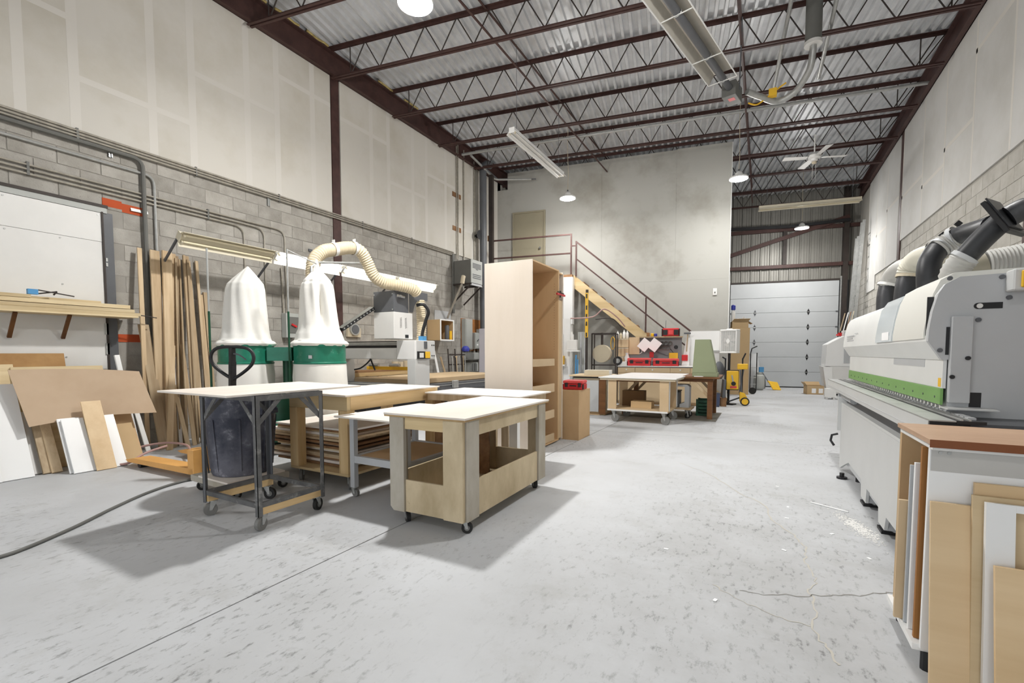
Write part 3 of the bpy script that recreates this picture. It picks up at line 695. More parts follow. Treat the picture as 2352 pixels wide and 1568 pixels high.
# ================================================================== two-bag dust collector
t = thing('dust_collector','green two-bag dust collector with white filter bags by the left wall','dust collector',(-5.35,3.72,0), math.atan2(.52,.86))
Bx('base_plate', m_dgreen, t, -.75, .75, -.3, .3, .08, .12)
for x in (-.68,.68):
    for y in (-.24,.24): caster(t, x, y, .08, .035, 1.0)
MB().lathe([(.20,0),(.20,.34)], 20, (0,0,.40)).build('motor', m_dgreen, t, smooth=40)
MB().lathe([(.30,0),(.31,.02),(.31,.22),(.30,.24)], 28, (0,0,.16)).build('blower', m_dgreen, t, smooth=40)
MB().box(-.09,.09,-.34,-.24,.24,.42).build('outlet', m_green, t)
for sx, top, kind in ((-.46,2.33,0),(.46,2.43,1)):
    dr = MB().lathe([(.312,0),(.318,.005),(.318,.02),(.308,.028),(.308,.21),(.318,.218),(.318,.24),(.31,.245)], 36, (sx,0,1.11)).build('drum', m_green, t, smooth=35)
    Bx('drum_latch', m_galv2, dr, sx-.02, sx+.02, -.325, -.305, 1.18, 1.22)
    n = 72
    key = [(1.335,.318),(1.35,.330),(1.365,.336),(1.385,.322),(1.41,.292),(1.5,.272),(1.7,.258),(1.9,.243),(2.04,.232),(2.11,.215),(2.17,.165),(2.24,.10),(2.29,.05),(top,.008)]
    vs = []; rings = []
    for (z_a, r_a), (z_b, r_b) in zip(key[:-1], key[1:]):
        for q_ in range(4): f_ = q_/4; rings.append((z_a+(z_b-z_a)*f_, r_a+(r_b-r_a)*f_))
    rings.append(key[-1])
    for i, (z, r_) in enumerate(rings):
        zf = max(0.0, (z-1.40)/(top-1.40))
        for k in range(n):
            a = 2*math.pi*k/n
            fold = 1-.10*zf*abs(math.sin(2.5*a+.6*math.sin(z*4+sx)))-.05*min(1,zf*3)*abs(math.sin(4.5*a+z*3.1+sx))+.02*math.sin(11*a+z*9)
            if z < 1.40: fold += .025*math.sin(13*a+sx)+.02*math.sin(7*a)
            flat = 1-.30*zf*abs(math.sin(a))
            if kind == 1:
                dd = abs(((a-R(300)+math.pi) % (2*math.pi))-math.pi); fold -= .50*math.exp(-(dd/.26)**2)*max(0,math.sin(math.pi*min(1,max(0,(z-1.42)/.78))))
                if 1.5 < z < 2.15: fold *= .93
            lean_ = (.05*zf**2 if kind == 0 else -.02*zf)
            vs.append((sx+lean_+r_*fold*math.cos(a), r_*fold*flat*math.sin(a), z))
    m = len(rings); fs = [(i*n+k,i*n+(k+1) % n,(i+1)*n+(k+1) % n,(i+1)*n+k) for i in range(m-1) for k in range(n)]+[tuple(range((m-1)*n,m*n))]
    bg = MB().add(vs, fs).build('filter_bag', m_bag, t, smooth=80)
    n = 40
    zs = [1.11,1.08,.95,.8,.6,.45,.36]; rs = [.31,.315,.32,.325,.32,.30,.02]; vs = []
    for i, (z, r_) in enumerate(zip(zs, rs)):
        for k in range(n):
            a = 2*math.pi*k/n; fold = 1+.03*math.sin(7*a+i+sx*3)*(i > 1)
            vs.append((sx+r_*fold*math.cos(a), r_*fold*math.sin(a), z))
    m = len(zs); fs = [(i*n+k,(i+1)*n+k,(i+1)*n+(k+1) % n,i*n+(k+1) % n) for i in range(m-1) for k in range(n)]
    MB().add(vs, fs).build('dust_bag', m_bag, t, smooth=70)
    px = sx-.30 if kind == 0 else sx-.28
    MB().cyl((px,-.24,.1),(px,-.24,1.75),.013,8).build('bag_pole', m_dgreen, t)
    MB().cyl((px,-.24,1.75),(px+.0,-.24,2.50),.011,8).build('pole_extension', m_galv2, t)
    if kind: MB().cyl((px,-.24,2.49),(px+.28,-.05,2.36),.007,6).build('hook_rod', m_galv2, t)
MB().prism([(-.15,1.15),(.15,1.15),(.15,1.32),(-.15,1.32)], 'y', -.12, .12).build('cross_duct', m_green, t)
MB().cyl((0,.12,.40),(0,.12,1.16),.06,14).build('riser_duct', m_dgreen, t, smooth=40)
# ================================================================== CARTS AND TABLES IN THE MIDDLE
# ---- plywood cart nearest the camera
t = thing('plywood_cart','scuffed plywood box cart on casters with a whitish top, nearest in the middle','cart',(-2.07,3.175,0), R(1.2))
hw, hd, th = .32, .675, .018
Bx('top', m_top, t, -.365, .345, -.70, .715, .802, .816, bev=.001)
Bx('top_edge', m_edge, t, -.362, .342, -.697, .712, .790, .8018)
for sy in (-1, 1):
    y0, y1 = (sy*hd, sy*(hd-th)) if sy < 0 else (hd-th, hd)
    for (a, b, mt) in ((-hw,-hw+.13,m_plygrey if sy < 0 else m_plyface),(hw-.165,hw-.004,m_plyface)):
        MB().prism([(a+(.03 if a < 0 else 0),.10),(b,.10),(b,.789),(a,.789),(a,.13)], 'y', y0-.016*(1 if sy < 0 else 0), y1+.016*(1 if sy > 0 else 0)).build('corner_board', mt, t, bev=.002)
    Bx('end_panel', m_plyface, t, -hw+.131, hw-.166, y0, y1, .10, .335, bev=.002)
    Bx('end_rail', m_plyx, t, -hw+.131, hw-.166, y0, y1, .705, .789)
for sx in (-1, 1):
    x0, x1 = (-hw, -hw+th) if sx < 0 else (hw-th, hw)
    e = -.016 if sx < 0 else 0; f = .016 if sx > 0 else 0
    for (a, b) in ((-hd+.019,-hd+.165),(hd-.165,hd-.019)): Bx('side_board', m_plygrey, t, x0+e+.0, x1+f, a, b, .10, .789, bev=.002)
    Bx('side_panel', m_plyface, t, x0, x1, -hd+.166, hd-.166, .10, .365, bev=.002)
    Bx('side_rail', m_plyface, t, x0, x1, -hd+.166, hd-.166, .675, .789)
Bx('cart_floor', m_plyface, t, -hw+th+.001, hw-th-.001, -hd+th+.001, hd-th-.001, .10, .118)
Bx('divider', m_lumdk, t, -hw+th+.001, -hw+.19, hd-.26, hd-.24, .119, .66)
for x, y, r_ in ((-.24,-.60,-.6),(.27,-.60,.5),(.27,.58,2.4),(-.24,.58,1.2)): caster(t, x, y, .10, .039, r_)
# ---- steel framed cart with thin top
t = thing('steel_frame_cart','tall angle-iron cart on casters with a thin whitish board top, left front','cart',(-3.39,2.17,0), R(0))
MB().prism([(-.60,-.44),(.30,-.44),(.31,.70),(-.62,.79)], 'z', .953, .967).build('top', m_top, t, bev=.001)
lx, ly = (-.345,.345), (-.275,.275); A = .034
for x in lx:
    for y in ly:
        sx, sy = (1 if x < 0 else -1), (1 if y < 0 else -1)
        MB().box(min(x,x+sx*A),max(x,x+sx*A),min(y,y+sy*.004),max(y,y+sy*.004),.105,.952).box(min(x,x+sx*.004),max(x,x+sx*.004),min(y,y+sy*A),max(y,y+sy*A),.105,.952).build('leg', m_dgrey if x < 0 else m_angle, t)
for y in ly:
    sy = 1 if y < 0 else -1
    Bx('top_rail', m_angle, t, lx[0]+A, lx[1]-A, min(y,y+sy*.004), max(y,y+sy*.004), .915, .952)
    Bx('bottom_rail', m_angle, t, lx[0]+.005, lx[1]-.005, min(y+sy*.005,y+sy*.03), max(y+sy*.005,y+sy*.03), .165, .20)
    for x in lx:
        sx = 1 if x < 0 else -1
        MB().bar((x+sx*.01,y+sy*.012,.74),(x+sx*.20,y+sy*.012,.93),.006,.03).build('brace', m_angle, t)
for x in lx:
    sx = 1 if x < 0 else -1
    Bx('side_top_rail', m_angle, t, min(x,x+sx*.004), max(x,x+sx*.004), ly[0]+A, ly[1]-A, .915, .952)
    Bx('side_bottom_rail', m_angle, t, min(x+sx*.005,x+sx*.03), max(x+sx*.005,x+sx*.03), ly[0]+.031, ly[1]-.031, .165, .20)
    Bx('wood_runner', m_piney, t, min(x+sx*.006,x+sx*.05), max(x+sx*.006,x+sx*.05), ly[0]+.01, ly[1]-.01, .115, .164)
    for y in ly:
        sy = 1 if y < 0 else -1
        MB().bar((x+sx*.012,y+sy*.01,.74),(x+sx*.012,y+sy*.20,.93),.006,.03).build('brace', m_angle, t)
for x, y, r_ in ((-.31,-.22,-1.9),(.31,-.22,-1.3),(.31,.22,1.9),(-.31,.22,.5)): caster(t, x, y, .114, .048, r_, m_greywheel if y < 0 else m_rubber)
# ---- pine timber table with stacked boards
t = thing('timber_table','heavy pine timber table on casters with a whitish top, boards on its lower shelf','table',(-3.65,3.52,0), R(.6))
Bx('top', m_top, t, -.42, .40, -.68, .69, .856, .870, bev=.001)
for sy in (-1,1):
    for sx in (-1,1):
        x, y = sx*.345, sy*.615
        Bx('leg', m_pine, t, x-.05, x+.05, y-.045, y+.045, .152, .727, bev=.002)
        Bx('leg_doubler', m_pine, t, x-sx*.05-.012 if sx > 0 else x+.051, x-.051 if sx > 0 else x+.062+.002, y-.045, y+.045, .152, .727)
    Bx('end_apron', m_plyx, t, -.395, .395, sy*.64-.02, sy*.64+.02, .728, .855, bev=.002)
for sx in (-1,1): Bx('side_apron', m_piney, t, sx*.375-.02, sx*.375+.02, -.619, .619, .728, .855, bev=.002)
Bx('lower_shelf', m_plyx, t, -.395, .395, -.66, .66, .128, .151, bev=.002)
for x, y, r_ in ((-.33,-.58,-.9),(.33,-.58,-.7),(.33,.58,2),(-.33,.58,1)): caster(t, x, y, .128, .056, r_, m_greywheel)
# boards stacked on its shelf, sticking out to the left
rd = random.Random(9); z = .1525; names = []
ords = ['lowest','second','third','fourth','fifth','sixth','seventh','eighth','ninth','tenth','eleventh','twelfth','thirteenth','fourteenth','fifteenth','topmost']
for i in range(16):
    th = rd.choice((.018,.022,.025)); dx = rd.uniform(-.12,.14); dy = rd.uniform(-.03,.05)
    mt = (m_lumdk, m_top, m_lumdk, m_mdfx, m_lumber, m_top, m_lumbery)[i % 7]
    yA, yB = 3.02+max(-.02,dy), 3.99+min(.02,dy)
    x0, x1 = -4.50+dx, -3.42+rd.uniform(-.1,.06)
    if i in (3,9): x0 -= .12
    tag(Bx('stacked_board', mt, None, x0, x1, yA, yB, z, z+th, bev=.001), ords[i]+' board from the bottom of the stack on the pine table shelf', 'board', 'boards stacked under the pine table'); z += th+.0008+(.006 if i % 5 == 4 else 0)
# ---- low steel table between them
t = thing('steel_table','low grey steel table with a whitish top between pine table and plywood cart','table',(-2.80,3.2,0), 0)
Bx('top', m_top, t, -.36, .335, -.555, .55, .706, .720, bev=.001)
for sx in (-1,1):
    for sy in (-1,1):
        Bx('leg', m_midgrey, t, sx*.30-.025, sx*.30+.025, sy*.40-.025, sy*.40+.025, .08, .705, bev=.003); caster(t, sx*.30, sy*.40, .08, .033, random.uniform(-1,1), m_greywheel)
    Bx('side_rail', m_midgrey, t, sx*.30-.02, sx*.30+.02, -.374, .374, .30, .36)
for sy in (-1,1): Bx('end_rail', m_midgrey, t, -.279, .279, sy*.40-.02, sy*.40+.02, .30, .36)
Bx('shelf_sheet', m_mdf, t, -.279, .279, -.379, .379, .34, .352)
t = tag(Bx('blue_rag', M('denim_rag', (92,98,124), .95, var=.25, vs=20), None, -3.0, -2.76, 3.58, 3.76, .67, .703), 'folded dusty blue cloth tucked under the low steel table top', 'cloth')
# ---- second low table in front of the tall cabinet
t = thing('drawer_table','low table with a whitish top and tan apron in front of the tall cabinet','table',(-2.64,4.32,0), 0)
Bx('top', m_top, t, -.60, .57, -.39, .37, .806, .820, bev=.001)
Bx('apron', m_lumber, t, -.58, .52, -.37, .35, .735, .8055)
for sx in (-1,1):
    for sy in (-1,1):
        Bx('leg', m_lumdk if sx < 0 else m_melam, t, sx*.47-.045, sx*.47+.045, sy*.30-.03, sy*.30+.03, .0, .7345)
Bx('side_board', m_melam, t, -.36, -.32, -.30, .30, .05, .7345); Bx('side_board', m_lumdk, t, -.28, -.10, .30, .32, .02, .7345); Bx('side_board', m_lumber, t, -.02, .07, .28, .30, .0, .7345); Bx('side_board', m_melam, t, .10, .17, .26, .28, 0, .7345)
# ---- tall open cabinet
m_cab = M('cabinet_side', (224,213,200), .55, c2=(217,205,190), vs=3, stretch=(1,1,.2))
m_cabin = M('cabinet_inside', (211,178,136), .6, c2=(200,166,124), vs=3, stretch=(1,1,.2))
t = thing('tall_cabinet','tall unfinished pantry cabinet standing open with drawers, behind the low tables','cabinet',(-2.83,5.06,0), R(.8))
D_ = .34
Bx('side_panel', m_cab, t, -D_, D_, 0, .018, .02, 2.39, bev=.001)
Bx('side_panel', m_cabin, t, -D_, D_, .84, .858, .02, 2.39)
Bx('back_panel', m_cabin, t, -D_, -D_+.012, .019, .839, .02, 2.389)
Bx('cabinet_top', m_cabin, t, -D_+.013, D_-.001, .019, .839, 2.371, 2.389)
Bx('cabinet_bottom', m_cabin, t, -D_+.013, D_-.001, .019, .839, .02, .038)
for z, hgt_ in ((1.075,.095),(.715,.115),(.36,.11),(.042,.10)):
    dr = Bx('drawer', m_mdfx, t, D_-.03, D_-.012, .03, .75, z, z+hgt_, bev=.001)
    Bx('drawer_box', m_cabin, dr, -D_+.03, D_-.031, .04, .74, z+.004, z+.02)
    MB().box(-D_+.03,D_-.031,.03,.04,z+.004,z+hgt_).box(-D_+.03,D_-.031,.74,.75,z+.004,z+hgt_).build('drawer_side', m_cabin, dr)
ph = MB()
for i in range(26): ph.cyl((D_-.06,.8402,1.30+i*.036),(D_-.06,.8390,1.30+i*.036),.004,6)
ph.build('shelf_pin_holes', m_brownw, t)
Bx('filler_frame', m_cabin, t, D_-.06, D_-.001, .8585, .875, .02, 2.389)
Bx('upper_niche_side', m_cab, t, -D_, D_, 1.005, 1.023, .02, 2.38)
Bx('niche_back', m_cabin, t, .0, .012, .876, 1.004, 1.99, 2.36); Bx('niche_top', m_cabin, t, .013, D_-.001, .876, 1.004, 2.345, 2.36)
Bx('filler_panel', m_mdfx, t, D_-.03, D_-.012, .878, 1.003, .04, 1.985, bev=.001)
Bx('plinth', m_mdf, t, -D_+.04, D_-.04, .02, 1.0, 0, .0195)
t = thing('spring_clamp','red and dark bar clamp gripped on the cabinet front edge','clamp',(-2.47,5.92,2.05))
MB().bar((0,-.14,0),(0,.14,0),.02,.026).build('jaw', m_red, t); MB().bar((.0,-.11,.03),(.0,.10,.022),.012,.012).build('bar', m_steeldk, t); MB().cyl((0,-.02,-.04),(0,-.02,.05),.012,8).build('screw', m_steeldk, t)
# ---- MDF box with red tool case beyond the cabinet
t = thing('mdf_box','plain upright MDF box on the floor right of the tall cabinet','box',(-2.57,6.38,0), R(1))
for a,b,c_,d,e,f in ((-.30,.29,-.25,-.232,0,.70),(-.30,.29,.232,.25,0,.70),(-.30,-.282,-.231,.231,0,.70),(.272,.29,-.231,.231,0,.70),(-.2815,.2715,-.231,.231,0,.018)):
    Bx('box_side', m_mdf, t, a, b, c_, d, e, f)
Bx('box_lid', m_mdf, t, -.30, .29, -.25, .25, .7005, .715, bev=.001)
def toolcase(label, loc, rz, w, d, h, par=None):
    t = thing('tool_case', label, 'tool case', loc, rz)
    b = MB().box(-w/2,w/2,-d/2,d/2,0,h*.62).build('case_base', m_red, t, bev=.012, seg=2)
    l = MB().box(-w/2,w/2,-d/2,d/2,h*.64,h).build('case_lid', m_redlt, t, bev=.015, seg=2)
    for x in (-w*.32,w*.32): Bx('latch', m_black, t, x-w*.07, x+w*.07, -d/2-.012, -d/2+.0, h*.30, h*.75, bev=.003)
    MB().tube([(-w*.14,-d/2,h*.45),(-w*.14,-d/2-.03,h*.45),(w*.14,-d/2-.03,h*.45),(w*.14,-d/2,h*.45)],.009,6).build('handle', m_black, t)
    for s in (-1,1): Bx('corner_guard', m_black, t, s*w/2-.012, s*w/2+.004, -d/2-.004, -d/2+.03, .01, h*.6)
    return t
toolcase('red tool case with black latches on the MDF box beside the tall cabinet', (-2.42,6.36,.7155), R(8), .30, .28, .135)
# ---- router table (CNC)
t = thing('router_machine','white and grey gantry router with a long dark bed behind the carts','router',(-5.0,5.0,0))
Bx('bed_frame', m_black, t, -1.75, -.16, -.1, 4.2, .10, .70, bev=.004)
for y in (.1,1.5,2.9,4.0): Bx('foot', m_dgrey, t, -1.6, -.3, y-.06, y+.06, 0, .099)
Bx('side_rail', m_dgrey, t, -.158, -.06, -.1, 4.2, .56, .70)
Bx('rail_strip', m_galv2, t, -.058, -.05, -.1, 4.2, .655, .668)
Bx('side_rail', m_dgrey, t, -.158, -.07, -.1, 4.2, .44, .555)
Bx('spoil_board', m_mdfx, t, -1.65, -.25, 1.05, 4.15, .705, .79, bev=.002)
for i in range(5): Bx('support_slat', m_galv2 if i % 2 else m_dgrey, t, -1.7, -.17, -.05+i*.2, .05+i*.2, .702, .735)
g = Bx('gantry_leg', m_ltgrey, t, -.17, .0, .83, 1.20, .45, 1.14, bev=.004)
MB().prism([(1.2,.5),(1.24,.5),(1.2,.85)], 'x', -.15, -.02).build('leg_gusset', m_ltgrey, t)
Bx('gantry_leg', m_ltgrey, t, -1.95, -1.80, .83, 1.20, .45, 1.14)
Bx('gantry_beam', m_melam, t, -1.95, -.41, .86, 1.12, 1.14, 1.30); Bx('beam_cover', m_melam, t, -1.95, -.41, .84, .859, 1.15, 1.33)
Bx('cable_tray', m_black, t, -1.9, -.41, .855, 1.05, 1.335, 1.375)
Bx('beam_top_rail', m_galv2, t, -1.95, -.41, .86, 1.08, 1.38, 1.43); Bx('beam_lower_rail', m_black, t, -1.95, -.41, .87, .90, 1.435, 1.45)
e = Bx('end_housing', m_melam, t, -.40, .0, .83, 1.34, 1.14, 1.455, bev=.006)
Bx('control_plate', m_ltgrey, e, .001, .012, .86, 1.33, 1.16, 1.45)
Bx('control_box', m_black, e, .0125, .035, .86, 1.18, 1.15, 1.275, bev=.004)
Bx('button_pad', m_offw, e, .0355, .04, .90, 1.0, 1.17, 1.25); Bx('yellow_switch', m_yellow, e, .0355, .05, 1.04, 1.16, 1.16, 1.27, bev=.004)
Bx('display', m_dgrey, e, .0125, .02, 1.04, 1.12, 1.32, 1.44)
for y, z in ((1.25,1.38),(1.3,1.38),(1.25,1.2),(1.3,1.2)): MB().cyl((.012,y,z),(.02,y,z),.012,8).build('bolt', m_black, e)
h = Bx('spindle_housing', m_offw, t, -.68, -.235, .60, 1.05, 1.48, 1.915, bev=.006)
hu = Bx('spindle_top', m_dgrey, t, -.68, -.235, .60, .95, 1.917, 2.25, bev=.004)
lv = MB()
for y in (.76,.88):
    for i in range(8): lv.bar((-.234,y-.02,1.66+i*.022),(-.234,y+.02,1.675+i*.022),.004,.006,(1,0,0))
lv.build('vent_slots', m_dgrey, h)
Bx('sensor', m_black, h, -.236, -.222, .86, .93, 1.50, 1.55)
for x, z in ((-.66,2.2),(-.66,1.95),(-.26,2.2),(-.26,1.95)): MB().cyl((x,.60,z),(x,.592,z),.012,8).build('screw', m_galv2, hu)
MB().cyl((-.235,.70,2.17),(-.17,.70,2.17),.02,10).cyl((-.19,.64,2.17),(-.19,.80,2.16),.022,10).build('air_valve', m_chrome, hu)
MB().prism([(.98,1.93),(1.06,1.93),(1.10,2.05),(1.18,2.14),(1.45,2.16),(1.45,2.29),(.98,2.30)], 'x', -.245, -.235).build('duct_bracket', m_dgrey, t)
MB().tube(spline([(-.15,1.05,2.05),(-.05,1.12,2.06),(-.0,1.18,1.95),(-.04,1.16,1.8),(-.08,1.12,1.6),(-.08,1.1,1.47)],6),.028,10).build('cable_loop', m_black, t, smooth=50)
hose_mb([(-.28,1.30,2.16),(-.26,1.30,1.9),(-.25,1.30,1.65),(-.25,1.28,1.46)], .075, .034, .13).build('drop_hose', m_hose, t, smooth=50)
ch = MB().bar((-.60,-.16,1.60),(-.66,.55,1.98),.10,.05)
ch.build('cable_chain', m_black, t)
lk = MB()
for i in range(10): 
    q = Vector((-.60,-.16,1.60)).lerp(Vector((-.66,.55,1.98)), (i+.5)/10); lk.cyl(q+Vector((.05,0,.0)),q+Vector((.056,0,.0)),.012,8)
lk.build('chain_pins', m_galv2, t)
MB().tube(spline([(-1.0,.83,1.14),(-1.1,.83,1.06),(-1.25,.83,.98),(-1.4,.83,.95)],5),.014,8).tube(spline([(-1.0,.83,1.14),(-.95,.83,1.04),(-.9,.83,.95)],5),.014,8).build('air_line', m_black, t, smooth=50)
Bx('clamp_bar', m_yellow, t, -1.75, -.45, 1.45, 1.52, .93, .99)
for x in (-1.5,-.98): MB().cyl((x-.12,1.40,1.02),(x+.12,1.40,1.02),.03,10).build('clamp_cylinder', m_chrome, t, smooth=40)
Bx('vise', m_galv2, t, -.05, .01, 1.9, 2.04, .60, .74, bev=.006)
Bx('blue_cap', m_blue, e, -.12, -.03, 1.06, 1.16, 1.456, 1.53)
t = thing('overhead_hose','cream ribbed duct hose arching over the filter bags to the router head','hose',(0,0,0))
hose_mb([(-5.46,4.27,2.25),(-5.52,4.34,2.52),(-5.52,4.49,2.68),(-5.52,4.72,2.76),(-5.50,4.97,2.83),(-5.45,5.12,2.80),(-5.43,5.23,2.66),(-5.40,5.34,2.46),(-5.32,5.49,2.36),(-5.20,5.68,2.34),(-5.10,5.90,2.30),(-5.09,6.0,2.24)], .085, .036, .13).build('hose_run', m_hose, t, smooth=50)
for q, d in (((-5.52,4.68,2.75),(0,1,.3)),((-5.48,5.03,2.83),(.1,1,.1))):
    q, d = Vector(q), Vector(d).normalized(); MB().cyl(q-d*.03,q+d*.03,.099,18,cap=False).build('band', m_fixtw, t, smooth=40)
    MB().bar(q+Vector((0,0,.09)),q+Vector((0,0,.14)),.05,.012,(0,1,0)).build('hanger_tab', m_fixtw, t)
MB().tube([(-5.40,4.20,1.95),(-5.42,4.22,2.42),(-5.44,4.35,2.50),(-5.46,5.10,2.62)],.018,8).build('support_arm', m_galv2, t, smooth=40)
# ================================================================== ELECTRICAL CORNER ON THE LEFT WALL
t = thing('wall_transformer','dark grey transformer cabinet on steel brackets high in the left corner','transformer',(-6.94,10.25,3.06))
Bx('case', m_elecdk, t, -.26, .26, -.27, .27, 0, .60, bev=.005)
Bx('front_cover', m_elec, t, .261, .275, -.265, .265, .01, .61)
vt = MB()
for i in range(4): vt.box(.2755,.279,-.20,.20,.50-i*.035,.52-i*.035)
for i in range(3): vt.box(.2755,.279,-.2,.2,.22-i*.045,.24-i*.045)
vt.build('vent_slots', m_dgrey, t); Bx('name_plate', m_dgrey, t, .2755, .278, -.05, .06, .36, .38)
MB().bar((-.30,-.27,-.02),(.28,-.27,-.02),.04,.04).bar((-.30,.27,-.02),(.28,.27,-.02),.04,.04).bar((-.32,-.25,-.50),(.24,-.25,-.05),.03,.03).bar((-.32,.25,-.50),(.24,.25,-.05),.03,.03).build('bracket', m_steeldk, t)
MB().bar((.26,-.27,-.03),(.26,.27,-.03),.03,.05).build('bracket_front', m_midgrey, t)
t = thing('pull_box_cable','cream cable elbow with a slanting conduit below the transformer','conduit',(-6.72,9.70,2.95))
MB().tube([(.0,.02,.24),(.0,.0,.20),(-.03,.0,.06)],.055,10).build('cable_head', m_beige, t, smooth=50)
MB().cyl((-.03,0,.06),(-.52,.02,-.80),.028,8).build('conduit_leg', m_conduit, t)
for (nm, lb, y0, y1, z0, z1, d, mt) in (
  ('breaker_panel','tall grey breaker panel on the left wall beyond the router',10.42,10.76,1.33,2.18,.14,m_elec),
  ('fused_switch','narrow beige switch box right of the breaker panel',10.88,11.10,1.36,1.82,.14,m_elec),
  ('fused_switch','second narrow switch box, next to the beige one',11.16,11.32,1.36,1.93,.14,m_elec),
  ('wiring_trough','long low grey wiring trough under the switch boxes',10.40,11.30,1.05,1.26,.13,m_elec),
  ('junction_box','ribbed pale box low on the wall under the wiring trough',10.5,10.95,.72,.98,.2,m_elec)):
    t = thing(nm, lb, 'electrical box', (XL+.0145,(y0+y1)/2,z0)); w_ = (y1-y0)/2
    Bx('enclosure', mt, t, 0, d, -w_, w_, 0, z1-z0, bev=.004); Bx('cover', mt, t, d+.0005, d+.012, -w_*.86, w_*.86, .02, z1-z0-.02, bev=.003)
    if nm == 'fused_switch': MB().bar((d+.03,-.02,(z1-z0)*.5),(d+.03,.04,(z1-z0)*.6),.02,.02).build('handle', m_dgrey, t); Bx('plate', m_paper, t, d+.0125, d+.014, -.04, .04, .1, .14)
    if nm == 'wiring_trough': 
        for y in (-.3,-.12,.12,.3): MB().cyl((.06,y,z1-z0),(.06,y,z1-z0+.10),.02,8).build('nipple', m_conduit, t)
    if nm == 'junction_box':
        for y in (-.1,0,.1): Bx('rib', m_dgrey, t, d+.0125, d+.02, y-.008, y+.008, .03, .23)
tag(Bx('backing_board', M('osb_orange',(168,112,62),.8,var=.2,vs=14), None, XL+.006, XL+.014, 10.4, 11.45, 1.3, 2.2), 'orange-brown plywood backing board behind the switch boxes', 'board')
tag(Bx('metal_sheet', m_midgrey, None, XL+.006, XL+.014, 9.25, 9.93, 1.55, 2.33), 'flat grey metal sheet fixed on the blocks behind the open cubby', 'sheet')
t = thing('wall_cubby','small open wooden cubby with white rim on the left wall','cubby',(-6.98,9.22,1.56))
Bx('back', m_mdf, t, -.30, -.285, -.27, .27, 0, .5)
Bx('side', m_cardlt, t, -.284, .10, -.27, -.255, 0, .5); Bx('side', m_cardlt, t, -.284, .10, .255, .27, 0, .5); Bx('floor_board', m_cardlt, t, -.284, .10, -.254, .254, 0, .015); Bx('roof_board', m_cardlt, t, -.284, .10, -.254, .254, .485, .5)
MB().box(.101,.112,-.285,-.245,-.012,.512).box(.101,.112,.245,.285,-.012,.512).box(.101,.112,-.2449,.2449,-.012,.02).box(.101,.112,-.2449,.2449,.48,.512).build('face_frame', m_melam, t)
tag(MB().lathe([(.05,0),(.055,.02),(.055,.34),(.045,.36)],14,(-6.95,9.31,1.576)).build('dark_roll', m_dgrey, smooth=40), 'dark grey roll standing inside the open cubby', 'roll')
tag(Bx('yellow_box', m_yellow, None, -6.98, -6.90, 9.38, 9.45, 1.576, 1.80), 'small yellow box standing inside the open cubby', 'box')
for k, (y, r_, z0, z1, lb) in enumerate(((10.18,.014,3.75,6.7,'left one of a pair of thin conduits rising to the roof in the left corner'),(10.25,.016,3.0,6.75,'right one of a pair of conduits rising to the roof in the left corner'),(10.52,.018,3.66,6.72,'single conduit rising above the transformer'),(11.02,.014,3.6,6.6,'thin conduit behind the horn in the left corner'),(11.08,.012,3.6,6.2,'thinnest conduit right of the horn'))):
    pipe('riser_conduit', [(-7.25,y,z0),(-7.25,y,z1)], r_, m_conduit, lb)
for z in (5.43,4.55): tag(Bx('wood_block', m_lumdk, None, -7.274, -7.262, 10.02, 10.40, z-.06, z+.06), 'brown wood block fixing the conduits, '+('upper' if z > 5 else 'lower')+' one', 'block')
for y, lb in ((9.98,'left of the transformer'),(10.02,'just behind the transformer edge')):
    pipe('drop_conduit', [(-7.24,y,3.85),(-7.24,y,2.3)], .025, m_elecdk, 'dark vertical conduit dropping from the wall run '+lb)
t = thing('drain_pipe','thick grey drain pipe rising in the corner beside the landing','pipe',(-7.05,11.18,0))
MB().cyl((0,0,0),(0,0,6.35),.10,18).build('pipe_run', m_dgrey, t, smooth=40)
MB().tube([(0,0,6.35),(.0,.03,6.5),(.03,.12,6.58),(.06,.3,6.60)],.10,14).build('elbow', m_dgrey, t, smooth=50)
t = thing('steel_post','dark square steel post holding the landing rail','post',(-6.93,11.43,0), SK)
Bx('post_tube', m_steeldk, t, -.06, .06, -.06, .06, 0, 6.3)
Bx('cleat', m_lumdk, t, -.10, -.061, -.05, .02, 4.45, 4.6)
t = thing('signal_horn','round black horn speaker on the left wall near the corner','horn',(-7.27,11.12,4.56))
MB().cyl((0,0,0),(.12,-.03,0),.05,12).build('horn_body', m_black, t, smooth=40)
MB().cyl((.12,-.03,0),(.20,-.05,0),.06,18,.14).build('horn_bell', m_black, t, smooth=40); MB().cyl((.185,-.046,0),(.197,-.05,0),.035,10).build('horn_tip', m_galv2, t)
t = tag(Bx('grey_locker', M('locker_lilac',(206,203,212),.5), None, -6.75, -6.38, 10.48, 10.86, 0, 1.90, bev=.004), 'narrow pale grey cabinet standing against the wall left of the tall cabinet', 'cabinet')
